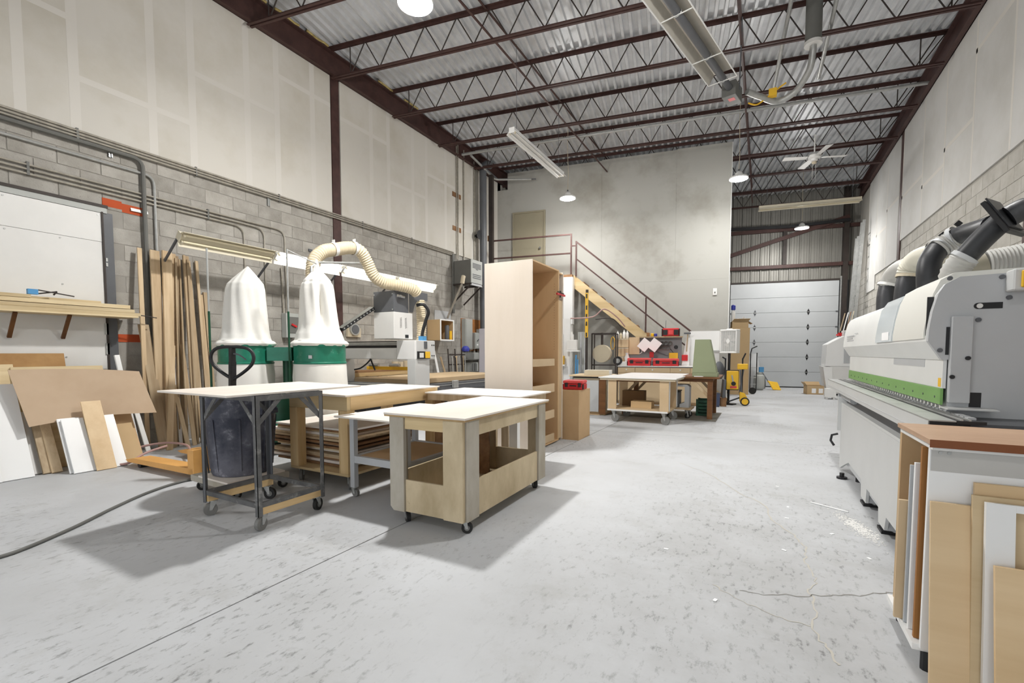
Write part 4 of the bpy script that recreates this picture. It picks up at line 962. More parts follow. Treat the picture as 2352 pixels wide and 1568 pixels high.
# clutter under the cubby: leaning tools and a stand
t = thing('clamp_stand','dark stand with hanging clamps beside the breaker panel','stand',(-7.05,9.75,0), 0)
for y in (-.3,.0,.3): MB().cyl((.1,y,0),(.02,y,1.35),.015,6).build('upright', m_steeldk, t)
for z in (.95,1.2,.6): MB().bar((.1,-.34,z),(.1,.34,z),.03,.03).build('crossbar', m_steeldk, t)
for i, y in enumerate((-.28,-.2,-.1,.04,.12,.2,.28)): MB().bar((.14,y,1.15),(.16,y+.02,.55),.012,.02).bar((.13,y-.04,1.15),(.13,y+.04,1.15),.02,.03).build('bar_clamp', (m_galv2,m_steeldk,m_lumber)[i % 3], t)
plank((-6.85,9.05,0),(-7.2,9.1,1.3),.07,.02,m_melam,'white strip leaning left of the clamp stand')
plank((-6.8,9.35,0),(-7.15,9.3,1.15),.06,.02,m_lumber,'tan strip leaning in front of the clamp stand')
tag(MB().lathe([(.02,0),(.09,.01),(.11,.08),(.06,.14),(.02,.15)],10,(-6.85,9.98,1.28)).build('blue_gloves', m_bluedk, smooth=60), 'bundle of blue gloves hanging under the cubby', 'gloves')
# shelves seen under the router beam
t = thing('wall_bench','low wooden wall bench with tins behind the router beam','bench',(-7.0,7.1,0))
Bx('bench_top', m_lumdk, t, -.27, .1, -1.1, 1.2, .86, .90); Bx('bench_rail', m_piney, t, .06, .10, -1.1, 1.2, .78, .858)
for y in (-1.0,0.1,1.1): Bx('leg', m_lumdk, t, -.2, -.12, y-.04, y+.04, 0, .859)
for i, (y, r_, h_) in enumerate(((.45,.07,.16),(.62,.07,.15),(.8,.06,.17))):
    tag(MB().lathe([(r_*.8,0),(r_,h_),(r_*.85,h_),(r_*.7,.01)],14,(-7.05,7.1+y,.901)).build('paint_pail', m_beige, smooth=40), ['leftmost','middle','rightmost'][i]+' of three small pails on the wall bench', 'pail')
# ================================================================== LANDING AND STAIR (on the skew)
t = thing('staircase','wooden staircase with brown steel handrail against the far white wall','staircase',uvz(0,0), SK)
sl = -.836; u0, z0 = -2.51, 3.373
zs = lambda u: z0+sl*(u-u0)
u1 = 1.40
for v in (12.49, 13.37):
    MB().prism([(u0,z0),(u1,zs(u1)),(u1,0.0),(u1-.20,0),(u0,z0-.35)], 'y', v-.02, v+.02).build('stringer', m_plyx if v < 13 else m_lumdk, t)
nst = 16; rise = 3.373/(nst+1)
for i in range(nst):
    z = 3.373-rise*(i+1); u = u0+.02+i*rise/.836
    Bx('tread', m_lumdk, t, u, u+.265, 12.512, 13.348, z-.04, z)
MB().bar((-2.44,12.47,4.25),(.90,12.47,1.455),.042,.042).build('handrail', m_steel, t)
MB().bar((-2.42,12.47,3.78),(.90,12.47,1.0),.034,.034).build('mid_rail', m_steel, t)
for u, a, b in ((-2.44,3.32,4.27),(-.60,1.78,2.68),(.88,.50,1.48)): Bx('rail_post', m_steel, t, u-.02, u+.02, 12.45, 12.489, a, b)
t = thing('upper_landing','upper landing platform with brown steel guard rail before the office door','landing',uvz(0,0), SK)
Bx('platform', m_lumdk, t, -4.85, -2.53, 12.44, 13.40, 3.28, 3.373); Bx('fascia', m_lumdk, t, -4.85, -2.53, 12.40, 12.439, 3.08, 3.373)
for z in (4.454,3.95): MB().bar((-4.82,12.45,z),(-2.575,12.45,z),.038,.038).build('guard_rail', m_steel, t)
Bx('rail_post', m_steel, t, -2.595, -2.555, 12.43, 12.47, 3.374, 4.474); MB().bar((-2.575,12.45,4.145),(-2.44,12.46,4.145),.03,.03).build('rail_link', m_steel, t)
Bx('boxed_post', m_melam, t, -2.72, -2.47, 12.17, 12.39, 2.02, 3.27)
Bx('boxed_post_low', m_offw, t, -2.70, -2.49, 12.19, 12.38, 0, 2.019)
t = thing('wall_switch','small white switch box with conduit on the far white wall','switch',uvz(1.115,VF-.001,2.875), SK)
Bx('plate', m_offw, t, -.05, .05, -.03, 0, -.09, .09, bev=.004); Bx('toggle', m_elecdk, t, -.015, .015, -.04, -.0301, -.04, .0)
t = thing('tank_heater','dull round tank on a dark steel frame under the stairs','tank',uvz(-1.5,11.6,.95), SK)
MB().cyl((-.1,-.12,.28),(-.1,.24,.28),.22,20).build('tank_body', m_beige, t, smooth=40)
for x in (-.32,.26):
    for y in (-.2,.2): MB().box(x-.015,x+.015,y-.015,y+.015,-.95,.78).build('frame_leg', m_steeldk, t)
[MB().bar((-.32,y_,z_),(.26,y_,z_),.03,.03).build('frame_rail', m_steeldk, t) for y_, z_ in ((-.2,.77),(.2,.77),(-.2,0))]
MB().cyl((-.1,0,.5),(-.1,0,.8),.03,8).build('stack', m_steeldk, t)
# panelled screen left of the bench with a yellow level on it
t = thing('board_screen','upright grey corrugated panel standing under the stair','panel',uvz(-1.93,11.0,0), SK)
for i in range(5): Bx('corrugation', m_midgrey if i % 2 else m_elec, t, -.16+i*.05, -.115+i*.05, -.02-.01*(i % 2), .02, 0, 1.75)
Bx('screen_post', m_steeldk, t, .02, .08, -.034, .0, 0, 2.75)
t = thing('spirit_level','long yellow spirit level hanging upright under the stair','level',uvz(-1.88,10.945,1.62), SK)
Bx('level_body', m_yellow, t, -.035, .035, -.02, .02, 0, 1.05, bev=.003)
for z in (.06,.32,.5,.7,.97): Bx('vial_slot', m_black, t, -.016, .016, -.0225, -.0205, z-.05, z+.05)
t = thing('drywall_rack','white board stack with pale bottles left of the spirit level','shelf',uvz(-2.28,10.7,0), SK)
Bx('panel', m_melam, t, -.22, .06, -.02, .02, 0, 2.05); Bx('panel', m_offw, t, -.3, -.1, -.06, -.03, 0, 1.7); Bx('ledge', m_melam, t, .0, .30, -.20, .0, 1.28, 1.31)
Bx('ledge_box', m_offw, t, .02, .24, -.18, -.02, 1.315, 1.55, bev=.004); Bx('leg', m_galv2, t, .12, .15, -.16, -.13, 0, 1.279)
MB().cyl((.2,-.1,0),(.22,-.1,1.2),.02,8).cyl((.26,-.1,0),(.26,-.1,1.1),.015,8).build('blue_rods', m_blue, t)
Bx('yellow_bag', m_yellow, t, -.22, -.04, -.3, -.1, .98, 1.18, bev=.01); Bx('bag_shelf', m_melam, t, -.26, .0, -.32, -.08, .95, .979); Bx('bag_shelf_leg', m_offw, t, -.24, -.2, -.3, -.26, 0, .949)
tag(MB().lathe([(.04,0),(.045,.02),(.045,.12),(.02,.15),(.02,.19),(.025,.20)],12,tuple(uvz(-2.16,10.6,1.551))).build('spray_bottle', m_offw, smooth=40), 'small white bottle on the ledge left of the spirit level', 'bottle')
P = [uvz(-2.2,10.6,2.05),uvz(-1.7,10.7,2.08),uvz(-1.45,10.8,2.26),uvz(-1.2,11.2,2.1),uvz(-1.05,11.6,1.9)]
tag(MB().tube(spline(P,6),.015,6).build('slack_hose', m_hoseR, smooth=50), 'pale hose sagging from the spirit level to the bench', 'hose')
P = [uvz(-1.9,12.45,2.15),uvz(-1.5,12.45,2.17),uvz(-1.3,12.45,2.03),uvz(-1.2,12.45,1.9)]
tag(MB().tube(spline(P,6),.013,6).build('black_pipe', m_steeldk, smooth=50), 'dark bent pipe under the stair stringer', 'pipe')
# ================================================================== WORKBENCH AT THE FAR WALL (on the skew)
t = thing('workbench','long tan workbench with a row of knobbed drawers before the far wall','workbench',uvz(-.13,11.55,0), SK)
Bx('bench_top', m_offw, t, -1.08, 1.10, -.03, .72, .895, .93, bev=.003); Bx('top_edge', m_black, t, -1.08, 1.10, -.034, -.0305, .90, .912)
for a, b in ((-1.06,-.66),(-.655,.15),(.155,.60),(.605,1.06)):
    d = Bx('drawer', m_tan, t, a, b-.004, -.02, .0, .77, .89, bev=.003)
    MB().cyl(((a+b)/2,-.02,.84),((a+b)/2,-.05,.84),.012,8,.02).build('knob', m_offw, d)
for a, b in ((-1.06,-.66),(-.655,.15),(.155,.60),(.605,1.06)): Bx('door', m_tan, t, a, b-.004, -.02, .0, .08, .763, bev=.003)
Bx('carcass', m_tan, t, -1.07, 1.07, .001, .70, .06, .894); Bx('kick', m_mdf, t, -1.07, 1.07, .03, .69, 0, .059)
t = thing('tool_board','grey pegboard with shelf and hanging tools above the workbench','pegboard',uvz(-.33,12.2,.931), SK)
Bx('board', m_peg, t, -.66, .62, .02, .04, 0, .70); Bx('shelf', m_lumber, t, -.40, .64, -.12, .06, .702, .73)
for i in range(6): MB().cyl((.14+(i % 3)*.10-(.05 if i > 2 else 0),-.06,.56-(i//3)*.11),(.14+(i % 3)*.10-(.05 if i > 2 else 0),.018,.56-(i//3)*.11),.05,12,cap=False).build('storage_tube', m_beige, t)
MB().cyl((.0,.0,.22),(.0,.018,.22),.05,14).build('disc', m_dgrey, t); MB().bar((.35,.01,.42),(.45,.01,.28),.012,.012).cyl((.48,.0,.46),(.48,.015,.46),.05,10).build('scissors', m_black, t)
MB().bar((.0,.01,.36),(.22,.01,.27),.012,.02).bar((.05,.01,.32),(.3,.01,.24),.012,.02).build('pliers', m_dgrey, t)
Bx('bit_case', m_yellow, t, .32, .53, -.03, .018, .18, .32, bev=.006); MB().tube([(-.46,.01,.45),(-.46,.0,.33),(-.40,.0,.29),(-.34,.0,.33),(-.34,.01,.45)],.012,6).build('hook', m_offw, t)
Bx('red_tag', m_red, t, -.15, -.05, -.0, .015, .20, .34)
MB().prism([(.62,0),(.72,.70),(.80,.70),(.80,0)], 'y', .0, .03).build('side_board', m_melam, t)
Bx('red_pouch', m_red, t, .62, .76, -.06, -.001, .12, .27, bev=.01)
hm = MB().bar((.73,-.02,.35),(.75,-.02,.80),.025,.02,(0,1,0)).build('hammer_handle', m_lumber, t); MB().bar((.66,-.02,.80),(.82,-.02,.80),.04,.04).build('hammer_head', m_dgrey, hm)
Bx('left_flap', m_tan, t, -.66, -.40, -.02, .018, .28, .72)
for i, (u, z, rz, lb) in enumerate(((-.60,1.45,R(40),'left white paper hanging askew on the pegboard'),(-.36,1.445,R(38),'right white paper hanging askew on the pegboard'))):
    o = Bx('paper_sheet', m_paper, None, -.12, .12, -.001, .001, -.14, .14); o.matrix_world = Matrix.Translation(uvz(u,12.02-.01*i,z))@Matrix.Rotation(SK,4,'Z')@Matrix.Rotation(rz,4,'Y'); tag(o, lb, 'paper')
toolcase('closed red tool case left of its neighbour on the workbench', uvz(-.70,11.78,.931), SK, .56, .30, .19)
toolcase('red tool case with black corners right of its neighbour on the workbench', uvz(-.08,11.78,.931), SK, .60, .30, .18)
t = thing('jobsite_radio','red jobsite radio with black speakers and antenna on the pegboard shelf','radio',uvz(.02,12.17,1.662), SK)
Bx('body', m_red, t, -.20, .20, -.07, .07, 0, .20, bev=.02); 
for s in (-1,1): Bx('speaker', m_black, t, s*.13-.055, s*.13+.055, -.078, -.0705, .03, .16, bev=.01); Bx('bumper', m_black, t, s*.205-.012, s*.205+.012, -.075, .075, .0, .19, bev=.006)
Bx('dial_plate', m_redlt, t, -.055, .055, -.078, -.0705, .05, .15); MB().cyl((-.12,.0,.2),(-.115,.0,.40),.006,6).build('antenna', m_dgrey, t)
for i, (u, h_, mt, lb) in enumerate(((-.52,.09,m_lumdk,'small brown tin on the pegboard shelf'),(-.42,.07,m_yellow,'yellow tape roll on the pegboard shelf'),(-.34,.06,m_bluedk,'blue box on the pegboard shelf'))):
    tag(MB().lathe([(.035,0),(.04,.01),(.04,h_),(.03,h_+.01)],10,tuple(uvz(u,12.17,1.6625))).build('shelf_tin', mt, smooth=40), lb, 'tin')
t = thing('parts_cabinet','beige stacked parts bins left of the pegboard on the workbench','bins',uvz(-1.17,12.22,.931), SK)
for i in range(3): Bx('bin', m_tan, t, -.17, .17, -.14, .14, i*.23, i*.23+.225, bev=.006); Bx('bin_rim', m_beige, t, -.165, .165, -.155, -.1405, i*.23+.19, i*.23+.224)
for i, (u, h_) in enumerate(((-1.28,.19),(-1.2,.15),(-1.12,.22),(-1.04,.2))):
    tag(MB().lathe([(.03,0),(.035,.01),(.035,h_*.7),(.012,h_*.85),(.012,h_)],10,tuple(uvz(u,12.2,1.623))).build('spray_can', (m_offw,m_beige,m_melam,m_offw)[i], smooth=40), ['white bottle leftmost','beige bottle second','tall white bottle third','white bottle rightmost'][i]+' in the row above the parts bins', 'bottle')
S = [uvz(-1.40+.05*math.cos(a*.7),12.15-.02*math.sin(a*.5),1.50+.17*math.sin(a*.7)) for a in range(0,46)]
tag(MB().tube(S,.008,6).build('rope_coil', m_yellow, smooth=60), 'coil of yellow rope hanging left of the parts bins', 'rope')
t = thing('bench_grinder','black round-faced motor tool with a white body on the bench left end','tool',uvz(-1.12,11.75,.931), SK)
MB().cyl((-.1,-.1,.12),(-.1,.0,.12),.11,16).build('guard', m_black, t, smooth=40); MB().cyl((-.1,-.11,.12),(-.1,-.101,.12),.06,14).build('face', m_galv2, t, smooth=40); MB().box(-.08,.2,-.06,.08,0,.10).build('base', m_offw, t, bev=.01); MB().lathe([(.05,0),(.06,.1),(.03,.18),(.045,.22)],12,(.12,0,.10)).build('dust_cup', m_offw, t, smooth=40)
t = thing('white_board','white panel behind the green piece, right of the pegboard','panel',uvz(.82,12.33,.0), SK)
Bx('board', m_melam, t, -.34, .34, 0, .03, .62, 1.79); Bx('tray', m_elec, t, -.1, .34, -.08, -.001, 1.28, 1.31); Bx('stand', m_offw, t, -.3, -.26, .0, .03, 0, .619); Bx('stand', m_offw, t, .26, .30, 0, .03, 0, .619)
# ---- white-topped cart, brown table and what stands on and under them
t = thing('white_top_cart','tan cart with open middle and white top on large casters before the workbench','cart',(-1.93,8.62,0), 0)
Bx('top', m_melam, t, -.70, .66, -.52, .50, .795, .812, bev=.002); Bx('top_core', m_beige, t, -.68, .64, -.50, .48, .76, .7945)
Bx('bottom', m_mdfx, t, -.54, .52, -.48, .44, .205, .235, bev=.002); Bx('bottom_edge', m_offw, t, -.54, .52, -.486, -.4805, .205, .235)
for sx in (-1,1):
    for y0 in (-.47,.30): Bx('leg_board', m_mdfx, t, sx*.455-.075, sx*.455+.075, y0, y0+.03, .236, .759); Bx('leg_side', m_offw, t, sx*.535-.012-(.02 if sx > 0 else 0)*0, sx*.535+.0, y0+.031, y0+.13, .236, .759)
Bx('top_rail', m_brownw, t, -.379, .379, -.47, -.45, .735, .759)
for x, y, r_ in ((-.44,-.40,-.3),(.44,-.40,-.2),(.44,.36,.2),(-.44,.36,.3)): caster(t, x, y, .205, .075, r_, m_greywheel, .04)
tag(Bx('cardboard_box', M('box_brown',(112,84,54),.8,var=.1), None, -2.36, -1.95, 8.75, 8.95, .2365, .53), 'dark brown carton standing on the white-topped cart shelf', 'box')
tag(Bx('cardboard_box', m_cardlt, None, -2.12, -1.75, 8.45, 8.70, .2365, .36), 'low open tan carton on the white-topped cart shelf', 'box')
t = thing('brown_table','dark brown wooden table with braced legs behind the white-topped cart','table',(-1.66,9.80,0), R(1))
Bx('top', m_brownw, t, -.95, .96, -.62, .60, .765, .80, bev=.003); Bx('top_cover', m_melam, t, -.93, .30, -.60, .58, .8005, .806)
for sx in (-1,1):
    for sy in (-1,1):
        Bx('leg', m_brownw, t, sx*.80-.045, sx*.80+.045, sy*.52-.045, sy*.52+.045, 0, .70)
        MB().bar((sx*.78,sy*.52,.42),(sx*.52,sy*.52,.70),.04,.05).build('brace', m_lumber, t)
for sy in (-1,1): Bx('apron', m_brownw, t, -.85, .85, sy*.52-.03, sy*.52+.03, .701, .764)
for sx in (-1,1): Bx('end_apron', m_brownw, t, sx*.80-.02, sx*.80+.02, -.489, .489, .701, .764)
t = thing('green_hood','olive green tapered hood piece standing on the brown table','hood',(-.97,9.44,.8015))
lo = [(-.20,-.17,.075),(.22,-.17,.075),(.22,.17,.075),(-.20,.17,.075)]; hi = [(-.17,-.10,.70),(.09,-.10,.70),(.09,.14,.70),(-.17,.14,.70)]
MB().hexa(lo,hi).build('taper', m_olive, t, bev=.003); Bx('base_band', m_olive, t, -.20, .24, -.18, .18, 0, .074, bev=.002); Bx('paper_slip', m_paper, t, -.16, .0, -.24, -.20, .0, .012)
t = thing('grey_cabinet','low grey-fronted cabinet with a tan top left of the white-topped cart','cabinet',(-2.98,9.10,0), R(4))
Bx('body', m_beige, t, -.42, .24, -.25, .45, .06, .74); Bx('door', m_midgrey, t, -.38, .10, -.272, -.2505, .07, .70, bev=.003); Bx('end_panel', m_brownw, t, .105, .24, -.27, -.2505, .03, .74); Bx('kick', m_mdf, t, -.40, .22, -.22, .43, 0, .059); Bx('top', m_tan, t, -.50, .30, -.33, .48, .775, .80); Bx('top_gap', m_black, t, -.44, .26, -.24, .44, .741, .774)
t = thing('drawer_tray','shallow tan drawer box lying on the grey cabinet','drawer',(-2.94,9.05,.801), R(6))
Bx('tray_front', m_beige, t, -.25, .25, -.17, -.15, 0, .10); Bx('tray_back', m_beige, t, -.25, .25, .15, .17, 0, .10); Bx('tray_side', m_offw, t, -.25, -.23, -.149, .149, 0, .10); Bx('tray_side', m_offw, t, .23, .25, -.149, .149, 0, .10); Bx('tray_bottom', m_offw, t, -.229, .229, -.149, .149, .085, .095)
t = thing('flat_dolly','flat wooden dolly with dark casters under the brown table','dolly',(-1.40,9.35,0))
Bx('deck', m_lumber, t, -.32, .24, -.22, .24, .17, .20)
for x in (-.25,.15):
    for y in (-.15,.17): caster(t, x, y, .17, .05, .8)
t = thing('monitor_box','dark grey equipment case standing on the flat dolly','case',(-1.42,9.40,.2005))
Bx('body', m_dgrey, t, -.28, .02, -.16, .16, 0, .30, bev=.01); MB().prism([(.03,0),(.20,0),(.20,.40),(.16,.44),(-.2,.44),(-.2,.40),(.12,.40),(.12,.1),(.03,.06)], 'y', -.12, .16).build('grey_shell', m_midgrey, t); Bx('lid', m_black, t, -.30, .03, -.17, .17, .301, .32)
t = thing('plastic_crate','dark green slatted plastic crate under the brown table','crate',(-1.02,9.85,0))
for i in range(5): Bx('slat', m_dgreen, t, -.10, .10, -.15, -.135, .01+i*.064, .055+i*.064); Bx('slat', m_dgreen, t, .10, .115, -.13, .15, .01+i*.064, .055+i*.064)
for x in (-.10,.10): 
    for y in (-.15,.15): Bx('corner', m_dgreen, t, x-.02, x+.02, y-.015, y+.015, 0, .335)
Bx('crate_back', m_dgreen, t, -.10, .10, .13, .149, 0, .33); Bx('crate_bottom', m_dgreen, t, -.10, .10, -.134, .129, 0, .01)
tag(Bx('floor_mat', M('mat_grey',(120,116,106),.95,var=.1), None, -3.0, -.72, 9.0, 10.4, .001, .006), 'thin grey floor mat beneath the brown table', 'mat')
t = thing('blue_bin','small dark blue bin on the floor at the right end of the workbench','bin',uvz(1.05,11.6,0), SK)
MB().hexa([(-.06,-.08,0),(.06,-.08,0),(.06,.08,0),(-.06,.08,0)],[(-.075,-.1,.31),(.075,-.1,.31),(.075,.1,.31),(-.075,.1,.31)]).build('bin_body', M('bin_blue',(70,80,108),.6), t, bev=.006); Bx('rim', m_dgrey, t, -.08, .08, -.105, .105, .3105, .325)
t = thing('leaning_screen','dark mesh panel with a wooden foot leaning beside the workbench','panel',uvz(1.21,11.85,0), SK)
MB().hexa([(-.03,-.2,.2),(.03,-.2,.2),(.03,.2,.2),(-.03,.2,.2)],[(.0,-.2,.62),(.05,-.2,.62),(.05,.2,.62),(.0,.2,.62)]).build('mesh_panel', m_dgrey, t); Bx('foot_board', m_lumdk, t, -.06, .06, -.22, .22, 0, .199)
# box fan on a post
t = thing('box_fan','white square box fan standing high on a dark post by the far wall end','fan',uvz(1.36,12.15,0), R(-20))
fr = MB().box(-.20,.20,-.08,.12,1.24,1.28).box(-.20,.20,-.08,.12,1.77,1.81).box(-.20,-.165,-.08,.12,1.281,1.769).box(.165,.20,-.08,.12,1.281,1.769).build('fan_frame', m_fixtw, t, bev=.01)
Bx('fan_back', m_elec, t, -.164, .164, .03, .055, 1.281, 1.769)
gr = MB()
for i in range(17): gr.box(-.158+i*.019,-.149+i*.019,-.075,-.07,1.281,1.769)
gr.build('grille', m_fixtw, fr); MB().prism([(0,1.46),(.05,1.53),(0,1.60),(-.05,1.53)], 'y', -.085, -.076).build('grille_badge', m_fixtw, fr)
for k in range(5):
    a = k*2*math.pi/5; MB().hexa([(.02*math.cos(a),0,1.53+.02*math.sin(a)),(.15*math.cos(a),-.02,1.53+.15*math.sin(a)),(.15*math.cos(a+.7),.02,1.53+.15*math.sin(a+.7)),(.02*math.cos(a+.7),.01,1.53+.02*math.sin(a+.7))],[(.02*math.cos(a),.005,1.53+.02*math.sin(a)),(.15*math.cos(a),-.015,1.53+.15*math.sin(a)),(.15*math.cos(a+.7),.025,1.53+.15*math.sin(a+.7)),(.02*math.cos(a+.7),.015,1.53+.02*math.sin(a+.7))]).build('blade', m_offw, t)
MB().box(-.06,.06,-.03,.03,1.811,1.83).build('carry_handle', m_fixtw, t)
Bx('post', m_black, t, -.02, .02, .0, .04, .03, 1.239); Bx('post_foot', m_black, t, -.15, .15, -.08, .12, 0, .029)
# yellow saw stand
t = thing('saw_stand','yellow and black folding saw stand with wheel beside the box fan','saw stand',uvz(1.47,12.0,0), SK)
p_ = Bx('saw_plate', m_yellow, t, -.17, .09, -.02, .02, .38, .82, bev=.008)
Bx('warning_label', m_redlt, p_, -.09, .05, -.0235, -.0205, .41, .46); MB().cyl((-.02,-.021,.52),(-.02,-.05,.52),.05,14).build('saw_hub', m_black, p_); MB().bar((-.02,-.03,.52),(-.06,-.03,.72),.02,.03).build('saw_arm', m_galv2, p_)
Bx('plate_frame', m_black, t, -.18, .10, .021, .035, .36, .84)
for u in (-.20,.17): MB().bar((u,.02,.12),(u+.0,.02,1.12),.03,.03).build('stand_rail', m_black, t)
MB().bar((.17,.02,1.1),(.23,.02,1.24),.03,.03).bar((-.2,.02,1.1),(-.27,.02,1.15),.03,.03).build('stand_grip', m_black, t)
MB().bar((.12,.03,.3),(.2,.03,.9),.04,.03).bar((.16,-.02,.25),(.12,-.02,.85),.03,.03).build('folded_leg', m_dgrey, t)
Bx('tool_cap', m_yellow, t, .06, .28, -.03, .05, .86, .99, bev=.01)
MB().bar((-.2,0,.05),(.2,.0,.22),.03,.03).build('foot_bar', m_black, t)
MB().prism([(.12,.10),(.26,.10),(.28,.2),(.22,.30),(.12,.33)], 'y', -.04, .04).build('wheel_guard', m_yellow, t, bev=.006)
wv = MB().cyl((.23,-.06,.10),(.23,-.01,.10),.10,20).build('wheel', m_rubber, t, smooth=40); MB().cyl((.23,-.062,.10),(.23,-.0,.10),.072,18).build('wheel_disc', m_yellow, wv, smooth=40)
t = thing('jacket','dark grey jacket hanging on the post below the fan','jacket',uvz(1.14,12.1,.62), SK)
vs = []; 
for i, (z, r_) in enumerate(((0,.06),(.1,.10),(.25,.11),(.36,.08),(.42,.03))):
    for k in range(12):
        a = k*math.pi/6; vs.append((r_*math.cos(a)*(1+.2*math.sin(3*a+i)),r_*.6*math.sin(a),z))
MB().add(vs,[(i*12+k,i*12+(k+1) % 12,(i+1)*12+(k+1) % 12,(i+1)*12+k) for i in range(4) for k in range(12)]+[tuple(range(11,-1,-1)),tuple(range(48,60))]).build('cloth', m_dgrey, t, smooth=60)
# tall carton with stuff on top
t = thing('tall_carton','tall tan shipping carton standing beyond the saw stand','carton',uvz(1.98,15.35,0), SK)
Bx('carton_body', m_cardlt, t, -.28, .26, -.2, .3, 0, 1.99, bev=.003)
t = thing('open_carton','open brown carton of white scraps on top of the tall carton','carton',uvz(1.96,15.35,1.991), SK)
MB().box(-.20,.24,-.18,-.165,0,.2).box(-.20,.24,.24,.255,0,.2).box(-.20,-.185,-.164,.239,0,.2).box(.225,.24,-.164,.239,0,.2).box(-.184,.224,-.164,.239,0,.01).build('carton_body', m_cardlt, t)
MB().bar((-.20,-.17,.2),(.24,-.17,.2),.003,.01).hexa([(-.2,-.17,.198),(.24,-.17,.198),(.24,-.165,.2),(-.2,-.165,.2)],[(-.16,-.30,.26),(.28,-.30,.26),(.28,-.295,.265),(-.16,-.295,.265)]).hexa([(.235,-.17,.198),(.24,-.17,.2),(.24,.25,.2),(.235,.25,.198)],[(.35,-.15,.12),(.355,-.15,.125),(.355,.25,.125),(.35,.25,.12)]).build('flap', m_cardlt, t)
rd = random.Random(6); sc_ = MB()
for i in range(12): 
    q = Vector((rd.uniform(-.15,.18),rd.uniform(-.1,.18),.12)); sc_.bar(q,q+Vector((rd.uniform(-.12,.12),rd.uniform(-.05,.05),rd.uniform(.1,.26))),.05,.03)
stuff(sc_.build('paper_scraps', m_offw, t))
tag(MB().lathe([(.05,0),(.055,.02),(.055,.26),(.03,.32)],12,tuple(uvz(1.79,15.25,2.2))).build('blue_capped_bottle', m_offw, smooth=40), 'tall white bottle beside the scrap carton', 'bottle')
tag(MB().lathe([(.05,0),(.06,.01),(.06,.13),(.04,.15)],12,tuple(uvz(1.79,15.25,2.53))).build('bottle_cap', m_bluedk, smooth=40), 'blue roll set atop the tall white bottle', 'roll')
t = thing('hand_truck','black hand truck standing beyond the tall carton','hand truck',uvz(2.38,15.5,0), SK)
for u in (-.05,.12): MB().cyl((u,0,.1),(u,.0,1.25),.014,8).build('rail', m_black, t)
MB().tube([(-.05,0,1.25),(-.02,0,1.38),(.06,0,1.42),(.12,-.02,1.45)],.016,8).build('grip', m_black, t); MB().cyl((.02,-.05,.1),(.02,.0,.1),.10,16).build('wheel', m_rubber, t, smooth=40)
for z in (.3,.5,.8): MB().bar((-.05,0,z),(.12,0,z),.02,.02).build('crossbar', m_galv2, t)
t = thing('gas_cylinder','squat grey gas cylinder on the floor left of the garage door','gas cylinder',uvz(2.86,17.2,0), SK)
MB().lathe([(.11,0),(.12,.02),(.12,.03),(.16,.06),(.17,.10),(.17,.42),(.15,.49),(.09,.53),(.05,.54)],22).build('body', m_elec, t, smooth=40); MB().lathe([(.09,.53),(.10,.54),(.10,.60),(.09,.605)],16).build('collar', m_elec, t, smooth=40)
t = tag(Bx('blue_carton', m_blue, None, 0,.14,0,.1,0,.17), 'pale blue carton set on the gas cylinder', 'box'); t.location = uvz(2.84,17.12,.607); t.rotation_euler = (0,0,SK)
t = thing('plastic_bag','clear grey plastic bag of rubbish leaning at the garage door','bag',uvz(2.72,17.7,0), SK)
vs = []; rd = random.Random(8)
for i, (z, r_) in enumerate(((0,.18),(.25,.24),(.6,.24),(.9,.20),(1.1,.16),(1.22,.15))):
    for k in range(14):
        a = k*math.pi/7; q = r_*(1+rd.uniform(-.12,.12)); vs.append((q*math.cos(a),q*.7*math.sin(a),z))
MB().add(vs,[(i*14+k,i*14+(k+1) % 14,(i+1)*14+(k+1) % 14,(i+1)*14+k) for i in range(5) for k in range(14)]+[tuple(range(13,-1,-1)),tuple(range(70,84))]).build('bag_skin', M('bag_grey',(208,209,210),.3), t, smooth=60)
tag(MB().lathe([(.2,0),(.22,.1),(.2,.4),(.1,.5)],14,tuple(uvz(3.0,18.1,0))).build('dark_sack', m_black, smooth=60), 'dark sack slumped behind the gas cylinder', 'sack')
t = thing('snow_shovel','yellow scoop shovel leaning against the garage door','shovel',uvz(3.3,17.45,0), SK)
MB().cyl((-.45,.9,1.05),(-.10,.15,.28),.016,8).build('shaft', m_dgrey, t); MB().tube([(-.10,.15,.28),(-.02,.02,.2),(.08,-.10,.05)],.03,8).build('neck', m_yellow, t)
MB().hexa([(-.14,-.06,.30),(.16,.02,.26),(.15,.06,.26),(-.15,-.02,.31)],[(-.0,-.20,.02),(.26,-.10,.0),(.25,-.06,.0),(-.02,-.16,.02)]).build('scoop', m_yellow, t, bev=.01)
# ================================================================== EDGE BANDING MACHINE ON THE RIGHT
t = thing('edge_bander','long white and grey edge banding machine with a green strip on the right','machine',(.75,3.1,0))
pr = [(-.35,.15),(.74,.15),(.78,.05),(.96,.05),(.98,.17),(1.40,.17),(1.42,.05),(1.62,.05),(1.64,.19),(2.30,.19),(2.66,.08),(2.80,.03),(2.86,.03),(2.86,.70),(-.35,.70)]
MB().prism(pr, 'x', 0, .02).build('base_panel', m_ltgrey, t)
Bx('base_body', m_midgrey, t, .021, .80, -.30, 2.82, .12, .72)
Bx('base_top_ledge', m_ltgrey, t, -.0, .06, -.35, 2.86, .701, .722)
for y in (.87,1.52): Bx('foot_block', m_midgrey, t, .021, .12, y-.09, y+.09, .05, .119); Bx('foot_pad', m_black, t, .0, .14, y-.02, y+.12, .0, .02); MB().cyl((.08,y,.02),(.08,y,.05),.02,8).build('foot_bolt', m_galv2, t); MB().cyl((.0209,y,.085),(.03,y,.085),.012,8).build('stud', m_black, t)
